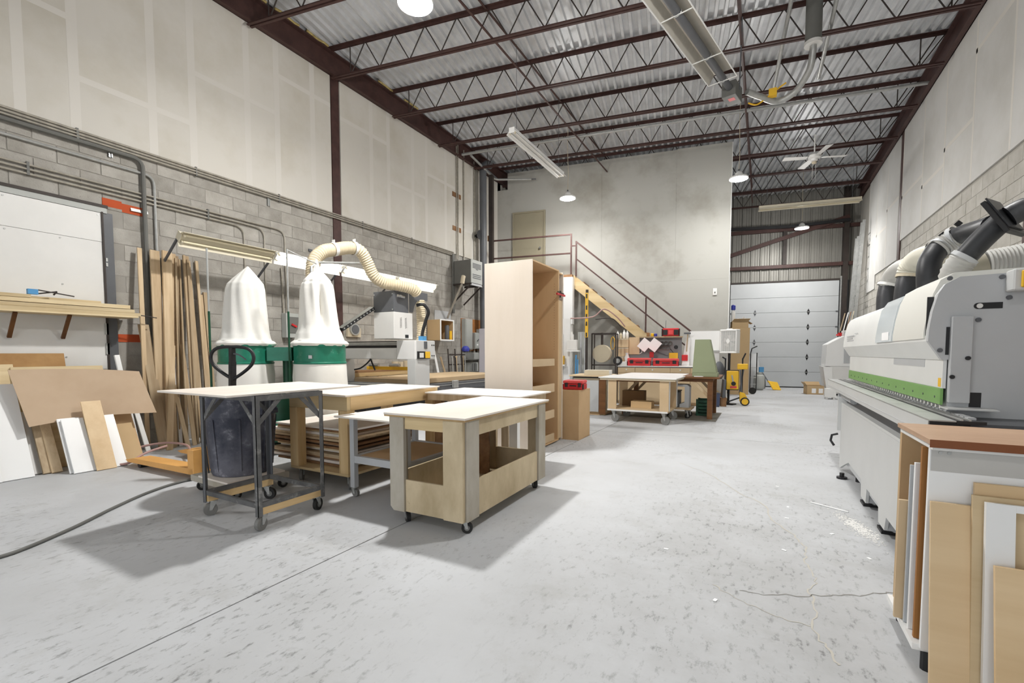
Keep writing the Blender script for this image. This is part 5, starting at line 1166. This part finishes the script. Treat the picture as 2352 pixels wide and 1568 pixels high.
MB().cyl((-.03,2.42,.02),(-.03,2.42,.06),.02,8).cyl((-.03,2.42,.0),(-.03,2.42,.02),.045,12).cyl((.10,2.35,.0),(.10,2.35,.12),.03,8).build('levelling_foot', m_black, t)
Bx('far_end_panel', m_ltgrey, t, -.03, .5, 2.861, 2.90, .42, .78)
MB().tube([(-.02,2.88,.38),(-.07,2.9,.36),(-.08,2.9,.30),(-.05,2.88,.25)],.012,6).build('side_handle', m_black, t)
Bx('support_core', m_dgrey, t, .05, .80, -.30, 3.0, .722, .93)
MB().cyl((-.02,2.95,.79),(.03,2.95,.79),.04,14).cyl((.03,2.3,.79),(.03,2.95,.79),.035,12).build('end_roller', m_midgrey, t, smooth=40)
r_ = Bx('feed_rail', m_ltgrey, t, -.07, .02, -.32, 3.42, .845, .938, bev=.003)
Bx('rail_lip', m_galv2, t, -.072, .02, -.35, 3.42, .9385, .944)
Bx('rail_groove', m_midgrey, r_, -.0725, -.0705, -.345, 3.41, .872, .876)
Bx('rail_end_cap', m_black, t, -.068, .07, -.34, -.321, .85, .942)
tr = Bx('track_bed', m_black, t, .021, .12, -.35, 3.35, .931, .945)
for x in (.035,.062): Bx('track_strip', m_galv2, tr, x, x+.008, -.35, 3.3, .9455, .952)
pd = MB()
for i in range(60): pd.box(.072,.10,-.30+i*.058,-.26+i*.058,.9455,.956)
stuff(pd.build('chain_pads', m_midgrey, tr))
rw = MB()
for i in range(44): rw.cyl((.058,.03+i*.065,.972),(.062,.03+i*.065,.972),.010,8)
stuff(rw.build('pressure_rollers', m_offw, tr))
gp = Bx('green_strip', m_lime, t, .050, .062, -.0, 2.85, .985, 1.068, bev=.001)
bt = MB()
for i in range(14): bt.cyl((.0495,.08+i*.2,1.02),(.0475,.08+i*.2,1.02),.006,8)
bt.build('strip_screws', m_dgrey, gp)
Bx('front_plate', m_hood, t, .056, .07, 0, 2.85, 1.069, 1.235)
Bx('sticker', m_midgrey, t, .0545, .0559, .30, 1.0, 1.17, 1.232); Bx('warning_tag', m_yellow, t, .0545, .0559, .02, .06, 1.075, 1.12)
HP = [(.30,1.225),(.05,1.215),(-.006,1.31),(-.004,1.37),(.006,1.46),(.026,1.55),(.05,1.59),(.10,1.615),(.75,1.62),(.75,1.225)]
MB().prism(HP, 'y', .022, 2.85).build('hood', m_hood, t, smooth=25)
HP2 = [(.30,1.33),(-.012,1.325),(-.012,1.36),(.0,1.46),(.020,1.56),(.045,1.625),(.10,1.66),(.75,1.67),(.75,1.33)]
rc = MB().prism(HP2, 'y', .06, .72).build('hood_cover', M('cover_cream',(222,221,214),.4), t, smooth=25)
Bx('cover_gap', m_black, rc, -.005, .02, .05, .058, 1.33, 1.54)
wn = MB().prism([(.30,1.33),(-.016,1.325),(-.016,1.36),(-.004,1.46),(.014,1.56),(.05,1.62),(.3,1.63)], 'y', .735, 1.22).build('hood_window', m_glass, t, smooth=25); Bx('window_label', m_paper, wn, -.0185, -.0165, .80, 1.0, 1.335, 1.39)
lbm = MB()
for i, (a,b) in enumerate(((2.2,2.62),(2.3,2.62),(2.24,2.62))): lbm.box(-.0085+.0018*i,-.006+.0018*i,a,b,1.405-i*.022,1.416-i*.022)
lbm.box(-.0085,-.006,2.02,2.18,1.425,1.429).box(-.004,-.0015,2.02,2.18,1.362,1.366)
lbm.build('printed_lines', m_midgrey, t)
# near end
EP = [(.56,.88),(.075,.88),(.075,1.215),(.046,1.215),(-.010,1.31),(-.008,1.37),(.002,1.46),(.022,1.55),(.046,1.595),(.10,1.628),(.30,1.634),(.30,1.60),(.80,1.60),(.80,.88)]
MB().prism(EP, 'y', -.012, .02).build('end_plate', m_midgrey, t)
Bx('end_body', m_midgrey, t, .08, .80, .021, 2.8, .931, 1.22)
Bx('end_cover', m_midgrey, t, .072, .152, -.04, -.0121, 1.0, 1.43, bev=.003); Bx('cover_slot', m_black, t, .058, .0715, -.014, -.0121, 1.24, 1.38)
for x, z in ((.061,1.622),(.25,1.615),(.278,1.515),(.174,1.412),(.037,1.263)): MB().cyl((x,-.0121,z),(x,-.02,z),.011,10).build('panel_knob', m_dgrey, t)
for x, z in ((.135,1.224),(.08,1.13)): MB().cyl((x,-.0401,z),(x,-.052,z),.010,10).build('panel_knob', m_black, t)
MB().box(.17,.258,-.014,-.0121,1.465,1.495).cyl((.17,-.0121,1.48),(.17,-.014,1.48),.015,12).build('sight_slot', m_black, t); MB().cyl((.176,-.0141,1.48),(.176,-.018,1.48),.012,10).build('sight_glass', m_offw, t)
Bx('cable_hole', m_black, t, .156, .20, -.014, -.0121, .98, 1.053)
Bx('ledge_plate', m_ltgrey, t, .05, .235, -.12, -.0125, .972, .978)
cbx = Bx('switch_box', m_ltgrey, t, .262, .46, -.10, -.0125, 1.54, 1.64, bev=.006); Bx('switch_plate', m_yellow, cbx, .285, .44, -.112, -.1005, 1.552, 1.63, bev=.004); MB().cyl((.335,-.1125,1.59),(.335,-.14,1.59),.025,14).build('stop_button', m_red, cbx, smooth=40)
Bx('outfeed_table', m_elec, t, .10, .80, -.33, -.0125, .86, .90); Bx('outfeed_block', m_midgrey, t, .075, .30, -.34, -.10, .80, .859)
# suction hoses on top, each a thing
def duct(name, label, parts):
    t = thing(name, label, 'hose', parts[0][1][0])
    o = Vector(parts[0][1][0])
    for kind, pts, r_, mt in parts:
        P_ = [Vector(p)-o for p in pts]
        if kind == 'flex': hose_mb(P_, r_, .02, .09, 18).build('ribbed_hose', mt, t, smooth=50)
        elif kind == 'pipe': MB().tube(spline(P_,6) if len(P_) > 2 else P_, r_, 20).build('rigid_pipe', mt, t, smooth=50)
        elif kind == 'band':
            d = (P_[1]-P_[0]).normalized(); MB().cyl(P_[0]-d*.012, P_[0]+d*.012, r_, 20, cap=False).build('hose_clamp', mt, t, smooth=40)
            MB().bar(P_[0]+Vector((0,-.02,r_)),P_[0]+Vector((.02,-.02,r_+.02)),.02,.03).build('clamp_screw', m_black, t)
    return t
duct('suction_hose','nearest grey suction hose fanning up from the hood into a black pipe',[('flex',[(.95,3.55,1.66),(.95,3.55,1.70),(.965,3.54,1.745),(.985,3.53,1.78)],.062,m_hoseg),('band',[(.985,3.53,1.785),(1.02,3.52,1.83)],.066,m_midgrey),('pipe',[(.985,3.53,1.785),(1.05,3.51,1.88),(1.12,3.5,1.965)],.056,m_duct)])
t = thing('blast_gate','black sliding blast gate between the suction pipes','gate',(1.125,3.5,1.975))
Mx = Matrix.Rotation(R(38),3,'Y'); gq = Vector((.14,-.10,.10)).to_track_quat('X','Z').to_matrix(); MB().obox((0,0,0),(.022,.21,.21),gq).build('gate_plate', m_black, t, bev=.002); MB().obox(gq@Vector((.016,.0,.02)),(.008,.17,.20),gq).build('gate_slide', m_duct, t)
duct('suction_hose','white ribbed suction hose leaving the blast gate at the photo edge',[('pipe',[(1.145,3.49,1.985),(1.19,3.48,2.01),(1.22,3.47,2.015)],.058,m_duct),('flex',[(1.215,3.47,2.015),(1.30,3.46,2.04),(1.42,3.46,2.07),(1.6,3.5,2.15),(1.9,3.6,2.3)],.068,m_offw)])
duct('suction_hose','black elbow suction pipe with a grey ribbed joint, second from the near end',[('pipe',[(.93,3.92,1.66),(.925,3.92,1.76),(.935,3.94,1.84),(.965,3.97,1.90),(.985,3.98,1.925)],.062,m_duct),('band',[(.985,3.98,1.925),(1.01,4.0,1.95)],.072,m_midgrey),('flex',[(.985,3.98,1.925),(1.02,3.98,1.955),(1.055,3.97,1.985)],.064,m_hoseg),('band',[(1.055,3.97,1.985),(1.09,3.94,2.0)],.072,m_midgrey),('pipe',[(1.055,3.97,1.985),(1.09,3.90,1.995),(1.12,3.75,1.985),(1.12,3.60,1.97)],.056,m_duct)])
duct('suction_hose','grey suction elbow with a pale ribbed bend, third from the near end',[('pipe',[(.965,4.65,1.60),(.975,4.66,1.76),(.99,4.68,1.84)],.075,m_duct),('band',[(.99,4.68,1.85),(.995,4.68,1.88)],.085,m_beige),('flex',[(.99,4.68,1.85),(1.0,4.66,1.92),(1.03,4.58,1.96),(1.07,4.45,1.96),(1.10,4.35,1.94)],.078,M('hose_pale',(206,202,188),.5))])
duct('suction_hose','farthest suction pipe with a white cuff at the far end of the hood',[('pipe',[(.98,5.35,1.58),(.985,5.38,1.76),(1.0,5.40,1.86)],.075,m_duct),('band',[(1.0,5.40,1.87),(1.01,5.4,1.9)],.088,m_offw),('pipe',[(1.0,5.40,1.87),(1.02,5.35,1.95),(1.05,5.2,1.99),(1.08,5.0,1.98)],.076,m_hoseg)])
duct('suction_hose','large grey ribbed hose lying level behind the nearest suction pipe',[('pipe',[(1.12,4.22,1.78),(1.19,4.21,1.81),(1.28,4.2,1.835)],.085,M('hose_dusty',(150,144,128),.6)),('flex',[(1.28,4.2,1.835),(1.38,4.2,1.85),(1.5,4.2,1.87),(1.8,4.22,1.93),(2.2,4.3,2.0)],.085,m_hoseg)])
t = tag(MB().tube(spline([(.90,3.62,1.655),(.93,3.60,1.69),(.96,3.56,1.67)],5),.008,6).build('red_air_line', m_red, smooth=50), 'thin red air line at the foot of the nearest suction hose', 'hose')
# ================================================================== PANEL RACK AT THE RIGHT EDGE
t = thing('panel_rack','white sheet rack with a brown laminate top at the right edge','rack',(.57,2.29,0))
Bx('rack_face', m_melam, t, 0, .75, 0, .018, .09, .884, bev=.001); Bx('face_rail', M('rail_grey',(190,188,184),.6), t, .004, .75, -.0016, -.0002, .80, .883)
for x in (.03,.055): MB().cyl((x,-.0017,.872),(x,-.006,.872),.006,10).build('bolt', m_galv2, t)
Bx('rack_top', m_walnut, t, -.01, .78, -.035, .435, .905, .925, bev=.001); Bx('top_edge', m_walnutedge, t, -.01, .78, -.0375, -.0355, .895, .9245); Bx('top_core', m_offw, t, .0, .77, -.03, .43, .885, .9045)
Bx('rack_bottom', m_melam, t, -.02, .75, .019, .44, .075, .10); Bx('rack_back', m_mdf, t, .0, .75, .40, .415, .10, .884); Bx('back_post', m_cardlt, t, .0, .10, .416, .43, .09, .884)
for x, y in ((.03,.03),(.03,.40),(.7,.03),(.7,.40)): MB().cyl((x,y,0),(x,y,.0745),.022,10).build('foot', m_black, t)
MB().cyl((.03,-.0001,.11),(.03,-.004,.11),.006,8).build('bolt', m_dgrey, t)
for (x0, y0, th, z1, mt, lb) in ((.578,2.315,.02,.875,M('laminate_dark',(120,118,116),.3,c2=(170,168,166),vs=4,stretch=(1,1,.4)),'dark streaked laminate sheet standing in the rack'),(.563,2.352,.018,.88,W('brown_ply',(176,124,66),(150,98,48),'z'),'brown plywood sheet standing in the rack'),(.560,2.42,.018,.80,m_melam,'white sheet standing in the rack behind the brown one'),(.556,2.47,.012,.78,m_midgrey,'thin grey sheet standing farthest in the rack'),(.530,2.50,.016,.62,m_mdfx,'short tan sheet sticking out of the rack to the left')):
    tag(Bx('sheet', mt, None, x0, x0+.6, y0, y0+th, .1005, z1, bev=.0008), lb, 'sheet')
def leanY(x0, x1, yf, yt, z1, th, mat, label):
    lo = [(x0,yf,0),(x1,yf,0),(x1,yf+th,0),(x0,yf+th,0)]; hi = [(x0,yt,z1),(x1,yt,z1),(x1,yt+th,z1),(x0,yt+th,z1)]
    o = Vector((x0,yf,0)); m = MB().hexa([Vector(p)-o for p in lo],[Vector(p)-o for p in hi]).build('panel', mat, bev=.0008); m.location = o; return tag(m, label, 'board')
leanY(.692,1.2,2.20,2.262,.775,.014,m_maplez,'tallest maple board leaning on the white rack face')
leanY(.680,1.2,2.165,2.235,.735,.014,W('maple_dull',(204,182,146),(188,164,126),'x'),'maple framed board second from the rack face')
t = thing('cutout_sheet','white sheet with a square opening leaning on the maple boards','frame',(.705,2.14,0))
fr_ = MB()
for a,b,c_,d in ((0,.075,0,.725),(.30,.38,0,.725),(.0751,.2999,.70,.725),(.0751,.2999,0,.50)): fr_.hexa([(a,0,c_),(b,0,c_),(b,.018,c_),(a,.018,c_)],[(a,.07*(d/.725),d),(b,.07*(d/.725),d),(b,.018+.07*(d/.725),d),(a,.018+.07*(d/.725),d)] if False else [(a,.0,d),(b,.0,d),(b,.018,d),(a,.018,d)])
o = fr_.build('frame_body', m_melam, t); t.rotation_euler = (R(-4.5),0,0)
leanY(.57,.682,2.165,2.250,.690,.014,m_maplez,'narrow maple board leaning leftmost on the white rack face')
leanY(.715,1.2,2.06,2.135,.520,.014,m_maplez,'low maple board leaning nearest the camera at the right edge')
# ================================================================== FAR RIGHT: white machine, carton, ladder
t = thing('white_machine','white machine with a rounded cover and red lamp beyond the edge bander','machine',(1.9,16.6,0))
MB().prism([(-.28,.85),(-.26,1.50),(.06,1.70),(.14,1.74),(.50,1.74),(.50,.85)], 'y', -.3, .9).build('cover', m_melam, t, bev=.02, seg=2)
Bx('cabinet', m_offw, t, -.15, .55, -.28, .85, .05, .848, bev=.005)
MB().hexa([(-.20,-.30,.02),(-.08,-.30,.02),(-.06,.85,.02),(-.20,.85,.02)],[(-.33,-.30,.84),(-.10,-.30,.84),(-.10,.85,.84),(-.33,.85,.84)]).build('front_chute', m_fixtw, t)
Bx('grey_side', m_midgrey, t, .16, .50, -.315, -.301, .95, 1.86); Bx('tower', m_offw, t, .14, .52, -.30, .2, 1.741, 1.90)
MB().cyl((.07,-.1,1.745),(.07,-.1,1.84),.05,12).build('red_lamp', m_red, t); Bx('lamp_block', m_redlt, t, -.02, .04, -.16, -.06, 1.75, 1.80)
for i, x in enumerate((.12,.2,.27,.34)): plank((1.9+x,16.9+.02*i,1.905),(1.9+x+.14,17.2,2.45+.02*i),.03,.02,(m_lumber,m_melam,m_lumdk,m_beige)[i],['first','second','third','fourth'][i]+' stick from the left standing on the white machine')
t = thing('floor_carton','open cardboard carton with labels on the floor before the garage door','carton',(1.38,16.6,0), SK)
MB().box(-.22,.22,-.2,-.192,0,.26).box(-.22,.22,.192,.2,0,.26).box(-.22,-.212,-.191,.191,0,.26).box(.212,.22,-.191,.191,0,.26).box(-.211,.211,-.191,.191,0,.008).build('carton_body', m_cardlt, t)
MB().hexa([(-.22,-.2,.26),(-.215,-.2,.262),(-.215,.2,.262),(-.22,.2,.26)],[(-.30,-.2,.36),(-.295,-.2,.362),(-.295,.2,.362),(-.30,.2,.36)]).hexa([(-.22,.2,.26),(.22,.2,.26),(.22,.195,.262),(-.22,.195,.262)],[(-.20,.28,.36),(.20,.28,.36),(.20,.275,.362),(-.20,.275,.362)]).build('flap', m_cardlt, t)
for x in (-.04,.14): Bx('label', m_paper, t, x-.06, x+.05, -.2035, -.2005, .04, .18)
tag(MB().box(1.5,1.75,14.9,15.2,.05,.28).box(1.52,1.57,14.92,14.97,0,.05).box(1.68,1.73,14.92,14.97,0,.05).box(1.52,1.57,15.13,15.18,0,.05).box(1.68,1.73,15.13,15.18,0,.05).build('white_stool', m_offw), 'small white step stool beyond the edge bander rail', 'stool')
t = thing('extension_ladder','long aluminium extension ladder leaning in the far right corner','ladder',(0,0,0))
for k, (x, y, xt, yt, zt) in enumerate(((2.40,17.8,2.60,17.6,5.3),(2.40,18.15,2.60,17.95,5.3),(2.32,17.95,2.50,17.75,4.85),(2.32,18.28,2.50,18.08,4.85))):
    MB().bar((x,y,0),(xt,yt,zt),.03,.075,(1,0,0)).build('stile', m_galv2, t)
rg = 0
for i in range(16):
    f_ = (i+.8)/17; a = Vector((2.40,17.8,0)).lerp(Vector((2.60,17.6,5.3)), f_); b = Vector((2.40,18.15,0)).lerp(Vector((2.60,17.95,5.3)), f_); MB().cyl(a,b,.017,8).build('rung', m_galv2, t)
# ================================================================== OVERHEAD
def highbay(label, x, y, z=5.15, power=1.0):
    t = thing('highbay_lamp', label, 'lamp', (x,y,z), 0, 'round high-bay lamps')
    MB().lathe([(.195,.0),(.20,.010),(.20,.03),(.17,.05),(.08,.06),(.08,.12),(.03,.17)],32).build('housing', m_fixtw, t, smooth=35)
    MB().lathe([(.19,-.004),(.19,.0005)],32).build('lens', m_glow, t)
    MB().cyl((0,0,.17),(0,0,.21),.02,8).build('hook', m_dgrey, t)
    MB().tube([(0,0,.21),(.01,.01,.6),(-.01,0,1.2),(0,0,1.775)],.006,6).build('cord', m_beige, t)
    ld = D.lights.new('highbay_light', 'POINT'); ld.shadow_soft_size = .12; ld.energy = LAMP_W*.5*power; ld.color = (1.0,.985,.955)
    lo = D.objects.new('lamp_light', ld); C.objects.link(lo); lo.parent = t; lo.location = (0,0,-.125)
    ld = D.lights.new('highbay_beam', 'AREA'); ld.shape = 'DISK'; ld.size = .30; ld.energy = LAMP_W*.5*power; ld.color = (1.0,.985,.955)
    lo = D.objects.new('lamp_beam', ld); C.objects.link(lo); lo.parent = t; lo.location = (0,0,-.012)
    return t
highbay('round white high-bay lamp at the top edge above the carts', -3.5, 4.15, 5.13, 1.4)
highbay('round high-bay lamp outside the top edge above the edge bander', .35, 4.85, 5.13, .65)
highbay('round high-bay lamp before the far white wall near the stair', -4.42, 11.0, 5.13, .65)
highbay('round high-bay lamp at the right edge of the far white wall', -.58, 11.65, 5.14, .65)
highbay('round high-bay lamp farthest back before the garage door', .96, 17.1, 5.13, .8)
highbay('added unseen high-bay fill lamp behind the camera on the left', -3.3, -2.4, 5.13, .15)  # unseen lamp, added to brighten the faces turned to the camera
highbay('added unseen high-bay fill lamp behind the camera on the right', .5, -1.8, 5.13, .15)  # second unseen lamp added for the same fill
def hangs(t, ys, z): 
    for y in ys: MB().cyl((0,y,.07),(0,y,z),.004,6).build('hanger', m_dgrey, t)
t = strip('hanging_strip_lamp','white strip lamp hanging unlit on chains before the far wall', (-4.12,8.70,5.28), 0, 2.36, 0, m_fixtw, tube=m_fixtw); hangs(t, (-1.0,1.0), 1.63)
t = strip('hanging_strip_lamp','long strip lamp hanging unlit across the far right bay', (.97,14.9,5.25), SK+R(90), 2.38, 0, m_fixt); hangs(t, (-1.0,1.0), 1.66); t.rotation_euler = (0,R(0),R(-80.5))
# radiant tube heater
a, b = Vector((-1.40,5.0,5.6)), Vector((-.68,8.25,5.6)); d = (b-a); L = d.length
t = thing('radiant_heater','long radiant tube heater with a bright reflector under the roof','heater',b, math.atan2(-d.x,d.y))
rf = MB()
for (p, q) in (((-.215,-.02),(-.13,.12)),((-.13,.12),(.13,.12)),((.13,.12),(.215,-.02))):
    rf.hexa([(p[0],-L,p[1]),(q[0],-L,q[1]),(q[0],-L,q[1]+.004),(p[0],-L,p[1]+.004)],[(p[0],0,p[1]),(q[0],0,q[1]),(q[0],0,q[1]+.004),(p[0],0,p[1]+.004)])
rf.build('reflector', m_reflect, t)
for s in (-1,1): MB().bar((s*.215,-L,-.02),(s*.215,0,-.02),.012,.015).build('reflector_lip', m_fixtw, t)
for y in (-.005,-.75,-1.9): MB().bar((-.215,y,-.022),(.215,y,-.022),.012,.01).build('end_wire', m_fixtw, t); MB().tube([(.07*math.cos(x_),y,.03-.07*math.sin(x_)) for x_ in [i*math.pi/8 for i in range(9)]],.006,6).build('tube_hanger', m_galv2, t)
MB().cyl((0,-L,.03),(0,.35,.03),.052,16).build('heater_tube', m_dgrey, t, smooth=40)
MB().box(-.12,.10,.352,.72,-.10,.14).build('burner_box', m_elecdk, t, bev=.005); Bx('burner_label', m_redlt, t, -.05, .05, .45, .55, -.1015, -.1005)
MB().cyl((.10,.55,.05),(.12,.55,1.2),.012,6).build('hanger', m_dgrey, t); MB().cyl((0,-1.9,.12),(0,-1.9,1.1),.004,6).build('hanger', m_dgrey, t)
t = thing('flue_duct','shiny flexible flue duct curling up from the heater to the roof','duct',(-.35,8.85,5.62))
hose_mb([(0,0,0),(.20,.22,-.03),(.45,.45,-.06),(.70,.40,.0),(.88,.20,.18),(.92,.10,.40),(.92,.06,.55)], .048, .02, .05).build('flex_duct', m_galv2, t, smooth=50)
MB().cyl((.92,.06,.52),(.92,.06,1.28),.115,20).build('roof_stack', m_elecdk, t, smooth=40); MB().cyl((.92,.06,.50),(.92,.06,.55),.125,20).build('stack_collar', m_offw, t, smooth=40)
t = thing('gas_hose','yellow gas hose and valve at the heater burner','hose',(-.33,9.0,5.5))
MB().tube(spline([(0,0,0),(.12,.08,-.02),(.25,.12,.06),(.40,.14,.17),(.55,.15,.26)],6),.013,8).build('hose_run', m_yellow, t, smooth=50); Bx('valve', m_yellow, t, .30, .42, .09, .19, .08, .20)
for i, (p, q) in enumerate((((.05,10.1,6.2),(.25,8.3,6.62)),((.75,10.15,6.2),(.85,8.3,6.62)))):
    pipe('gas_pipe', [p, q], .032, m_galv2, ['left','right'][i]+' one of two slanting steel pipes beside the flue stack', n=10)
pipe('roof_pipe', [uvz(-5.3,11.35,6.5),uvz(4.7,11.35,6.5)], .035, m_galv2, 'long bright pipe crossing the room under the roof joists', n=12)
pipe('roof_conduit', [uvz(-4.7,10.56,6.46),uvz(1.2,10.56,6.46)], .018, m_galv2, 'thinner conduit crossing under the roof near the heater', n=8)
pipe('roof_conduit', bend(uvz(-5.0,11.25,6.4),uvz(-4.95,12.9,6.35),uvz(-3.9,13.1,6.3)), .03, m_galv2, 'bent steel conduit under the roof in the left corner', n=10)
pipe('roof_conduit', bend(uvz(-5.0,11.35,6.4),uvz(-4.9,13.0,6.38),uvz(-3.8,13.25,6.35)), .02, m_dgrey, 'darker bent conduit behind the steel one in the left corner', n=10)
# ceiling fan at rest
t = thing('ceiling_fan','cream ceiling fan with wide blades under the roof beyond the heater','fan',(.94,13.1,5.82))
MB().cyl((0,0,.10),(0,0,.54),.015,8).build('down_rod', m_offw, t); MB().lathe([(.03,-.08),(.07,-.06),(.08,-.02),(.13,.0),(.14,.05),(.10,.10),(.03,.12)],20).build('motor', m_offw, t, smooth=40); MB().lathe([(.03,-.13),(.05,-.12),(.05,-.085),(.02,-.08)],12).build('switch_cup', m_beige, t, smooth=40)
for k in range(4):
    a = R(20)+k*math.pi/2; ca, sa = math.cos(a), math.sin(a); f = lambda r_, o_, z_: (r_*ca-o_*sa, r_*sa+o_*ca, z_)
    MB().hexa([f(.16,-.06,.0),f(.68,-.08,.0),f(.68,.08,.02),f(.16,.06,.02)],[f(.16,-.06,.006),f(.68,-.08,.006),f(.68,.08,.026),f(.16,.06,.026)]).build('blade', m_offw, t, bev=.002)
for x in (-.03,.03): MB().cyl((x,0,-.13),(x,0,-.5),.003,5).build('pull_chain', m_offw, t)
# ================================================================== small things on the floor
for i, (x, y, lb) in enumerate(((-.51,2.98,'white paper scrap on the open floor in front of the plywood cart'),(-.18,2.47,'white paper scrap nearest the bottom edge'),(.15,3.32,'small white scrap beside the wavy floor crack'),(.45,3.78,'white chip on the floor near the sawdust'),(.6,3.43,'white chip beside the rack foot'),(.19,3.98,'tiny white chip left of the sawdust'),(.21,4.28,'tiny white chip behind the sawdust'),(.15,4.9,'tiny white chip on the far aisle floor'))):
    o = Bx('paper_scrap', m_paper, None, -.014, .014, -.008, .008, .0015, .003); o.location = (x,y,0); o.rotation_euler = (0,0,i*1.3); tag(o, lb, 'scrap')
rd = random.Random(12); sd = MB()
for i in range(900):
    a = rd.gauss(0,1); b_ = rd.gauss(0,1); s_ = rd.uniform(.002,.006); x, y = .63+.05*a, 4.02-.1*a+.09*b_
    if x > .735: continue
    sd.add([(x-s_,y-s_,.0014),(x+s_,y-s_,.0014),(x+s_,y+s_,.0014),(x-s_,y+s_,.0014),(x,y,.0014+s_*.6)],[(0,1,4),(1,2,4),(2,3,4),(3,0,4)])
o = stuff(sd.build('sawdust', m_offw)); tag(o, 'scatter of white sawdust on the floor beside the edge bander', 'sawdust')
o = MB().bar((.38,4.50,.005),(.62,4.36,.005),.012,.006).build('edge_strip', m_paper); tag(o, 'thin white edging strip lying by the sawdust', 'strip')
